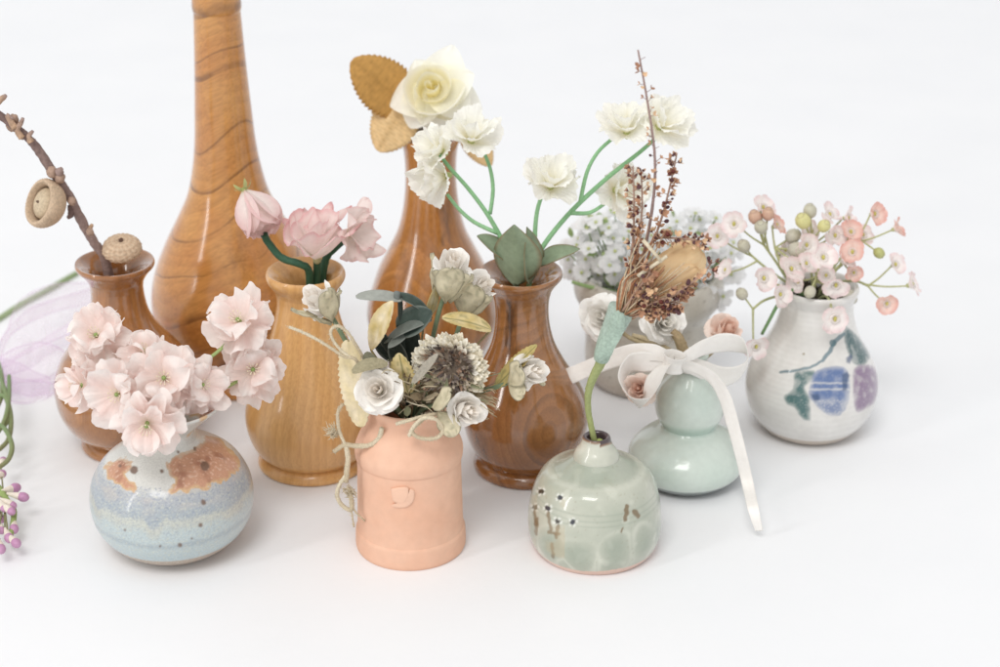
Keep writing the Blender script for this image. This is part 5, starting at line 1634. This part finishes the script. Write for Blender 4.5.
for q in range(160):
    a, d = rr.uniform(0, 6.28), math.sqrt(rr.random()) * zr[0] * .92
    b_ = Vector((V_WHI.b.x + d * math.cos(a), V_WHI.b.y + d * math.sin(a), zr[1] - .3))
    e = b_ + Vector((rr.uniform(-.4, .4), rr.uniform(-.4, .4), rr.uniform(.1, .7)))
    mb.tube([b_, e], [.07, .03], rr.choice([lin((76, 66, 56)), lin((104, 96, 70)), lin((60, 56, 50))]), 4, sub=1)
mb.build('strands', M['dry'], t)

# ------------------------------------------------------------------ lavender tulle, green curls and purple berries at the frame edge
g = ground(40, 385); YA = g.y
TU = lin((244, 226, 244)); TU2 = lin((236, 204, 238))
t = thing('tulle_bow', 'sheer lavender tulle ribbon bow lying on the table behind the pink blossoms', 'ribbon bow', ground(10, 372))


def tul(name, path, wid, W, c=TU, seed=0.0):
    mb = MB(); mb.strip([ground(x, y, z * .6) for x, y, z in path], [Vector(w) for w in wid], [q_ * .8 for q_ in W], lambda u, v: mix(c, TU2, .8 * sst(.9, 1, abs(v))), 12, 11, .15, .16, seed)
    mb.build(name, M['tulle'], t)
    W = [q_ * .8 for q_ in W]
    P_ = spline([ground(x, y, z * .6) for x, y, z in path], 6); Q_ = spline([Vector(w) for w in wid], 6)
    for sg in (-1, 1):
        mb = MB()
        ln = [p + q.normalized() * (sg * .5 * lerp_list(W, i_ / (len(P_) - 1))) for i_, (p, q) in enumerate(zip(P_, Q_))]
        mb.tube(ln, [.035, .035], mix(c, TU2, .5), 5, sub=1)
        mb.build('hem', M['tulle'], t)


tul('loop', [(-12, 372, 1.2), (5, 350, 2.2), (30, 330, 3.0), (60, 318, 3.2), (88, 308, 2.8), (104, 303, 2.0), (95, 322, 1.0), (60, 340, .6), (25, 360, .7), (-8, 374, 1.0)], [(0, .4, 1)] * 3 + [(0.1, .5, .9)] * 3 + [(0, .8, .5)] * 4, [.8, 2.2, 2.8, 2.8, 2.6, 2.2, 2.0, 2.0, 1.6, .8], seed=2)
tul('loop', [(-15, 373, 1.2), (12, 366, 2.4), (35, 362, 2.6), (55, 366, 2.2), (62, 376, 1.0), (42, 390, .5), (15, 390, .7), (-12, 376, 1.0)], [(.1, .5, .9), (.1, .5, .9), (.1, .6, .8), (.2, .7, .7), (.2, .8, .5), (0, .9, .4), (0, .9, .4), (0, .6, .7)], [.8, 2.2, 2.6, 2.4, 1.8, 2.0, 1.9, .8], seed=7)
tul('loop', [(-15, 372, 1.3), (3, 345, 2.5), (15, 318, 3.4), (48, 300, 3.0), (85, 294, 2.0), (104, 292, 1.6)], [(.2, .6, .8)] * 6, [.8, 1.8, 2.4, 2.2, 1.6, 1.2], seed=11)
tul('loop', [(-18, 370, 1.0), (0, 372, 1.8), (18, 378, 1.4), (34, 384, .8), (50, 386, .5)], [(0, .7, .7)] * 5, [.8, 1.8, 2.0, 1.6, 1.0], TU2, 15)
mb = MB(); mb.ball(ground(-14, 376, 1.0), .9, TU2, None, 1, 10, 14, bumps=.3); mb.build('knot', M['tulle'], t)
B_ = ground(60, 282, .15)
t = thing('green_stalk', 'thin green stalk lying on the table behind the brown vase and the tulle', 'stalk', B_)
mb = MB(); mb.tube([ground(86, 268, .12), ground(70, 277, .12), ground(48, 290, .14), ground(22, 304, .12), ground(-6, 322, .12)], [.13, .17, .17, .16], lin((136, 160, 104)), 8, lin((160, 180, 132)))
mb.build('stalk', M['stem'], t)

YE = ground(10, 500).y
BE0 = lin((184, 122, 168)); BE1 = lin((204, 148, 186)); BEW = lin((232, 220, 204)); GS1 = lin((120, 152, 96)); GS2 = lin((138, 136, 92))
t = thing('berry_sprig', 'purple berry sprig with coiled green tendrils lying at the edge of the photo', 'berry sprig', ground(4, 480))
st = MB()
st.tube([ground(-14, 478, 1.2), ground(-2, 488, 1.3), ground(6, 500, 1.2), ground(14, 512, .9), ground(10, 540, .7)], [.16, .17, .15, .1], lin((150, 172, 96)), 8)
rr = random.Random(5)
for (x, y, dx, dy, s_) in [(3, 461, -2, 6, 1), (2, 474, -5, 4, 1), (15, 488, -9, 2, 1.15), (23, 497, -14, -3, 1.1), (12, 505, -8, -4, .9), (11, 511, -8, -6, .95), (14, 529, 0, -14, 1.05), (9, 538, -4, -10, 1.05), (16, 543, -8, -8, 1.05), (1, 549, -3, -14, 1.05), (4, 508, -4, -6, .9), (1, 530, -4, -10, .9), (-3, 500, -4, 0, 1), (-4, 540, -4, -8, 1), (1, 519, -4, -8, .9)]:
    z = 1.25 if y < 515 else .75
    e = ground(x, y, z); q = ground(x + dx, y + dy, z + .1)
    mb = MB(); ax_ = (e - q).normalized()
    mb.ball(e, .20 * s_, BE0, ax_, 1.3, 9, 12, col2=BE1)
    b_ = mb.build('berry', M['berry'], t)
    mb = MB(); mb.lathe([(.05, -.75), (.11, -.5), (.17, -.22), (.185, -.02), (.15, .0)], e, frame(ax_), BEW, 12); mb.build('berry_cup', M['stem'], b_)
    st.tube([e - ax_ * .6, q, ground(4, 500, 1.1)], [.035, .04], GS2, 5)
st.build('stem', M['stem'], t)
for pts in ([(-8, 368, 1.5), (1, 380, 2.2), (7, 398, 2.4), (11, 420, 2.0), (8, 440, 1.6), (-4, 452, 1.4)], [(9, 376, 2.2), (9, 396, 2.4), (6, 416, 2.2), (-2, 432, 1.8), (-12, 440, 1.5)], [(-8, 424, 1.6), (2, 426, 2.0), (9, 436, 2.0), (12, 448, 1.8), (8, 460, 1.5), (-2, 468, 1.3)], [(-8, 398, 2.0), (4, 396, 2.4), (9, 410, 2.2), (4, 426, 1.9), (-10, 430, 1.5)], [(-2, 362, 1.6), (2, 378, 2.0), (1, 398, 2.2), (-6, 412, 2.0)]):
    mb = MB(); mb.tube([ground(*p) for p in pts], [.10, .12, .11], GS1, 8, GS2, 8)
    mb.build('tendril', M['stem'], t)
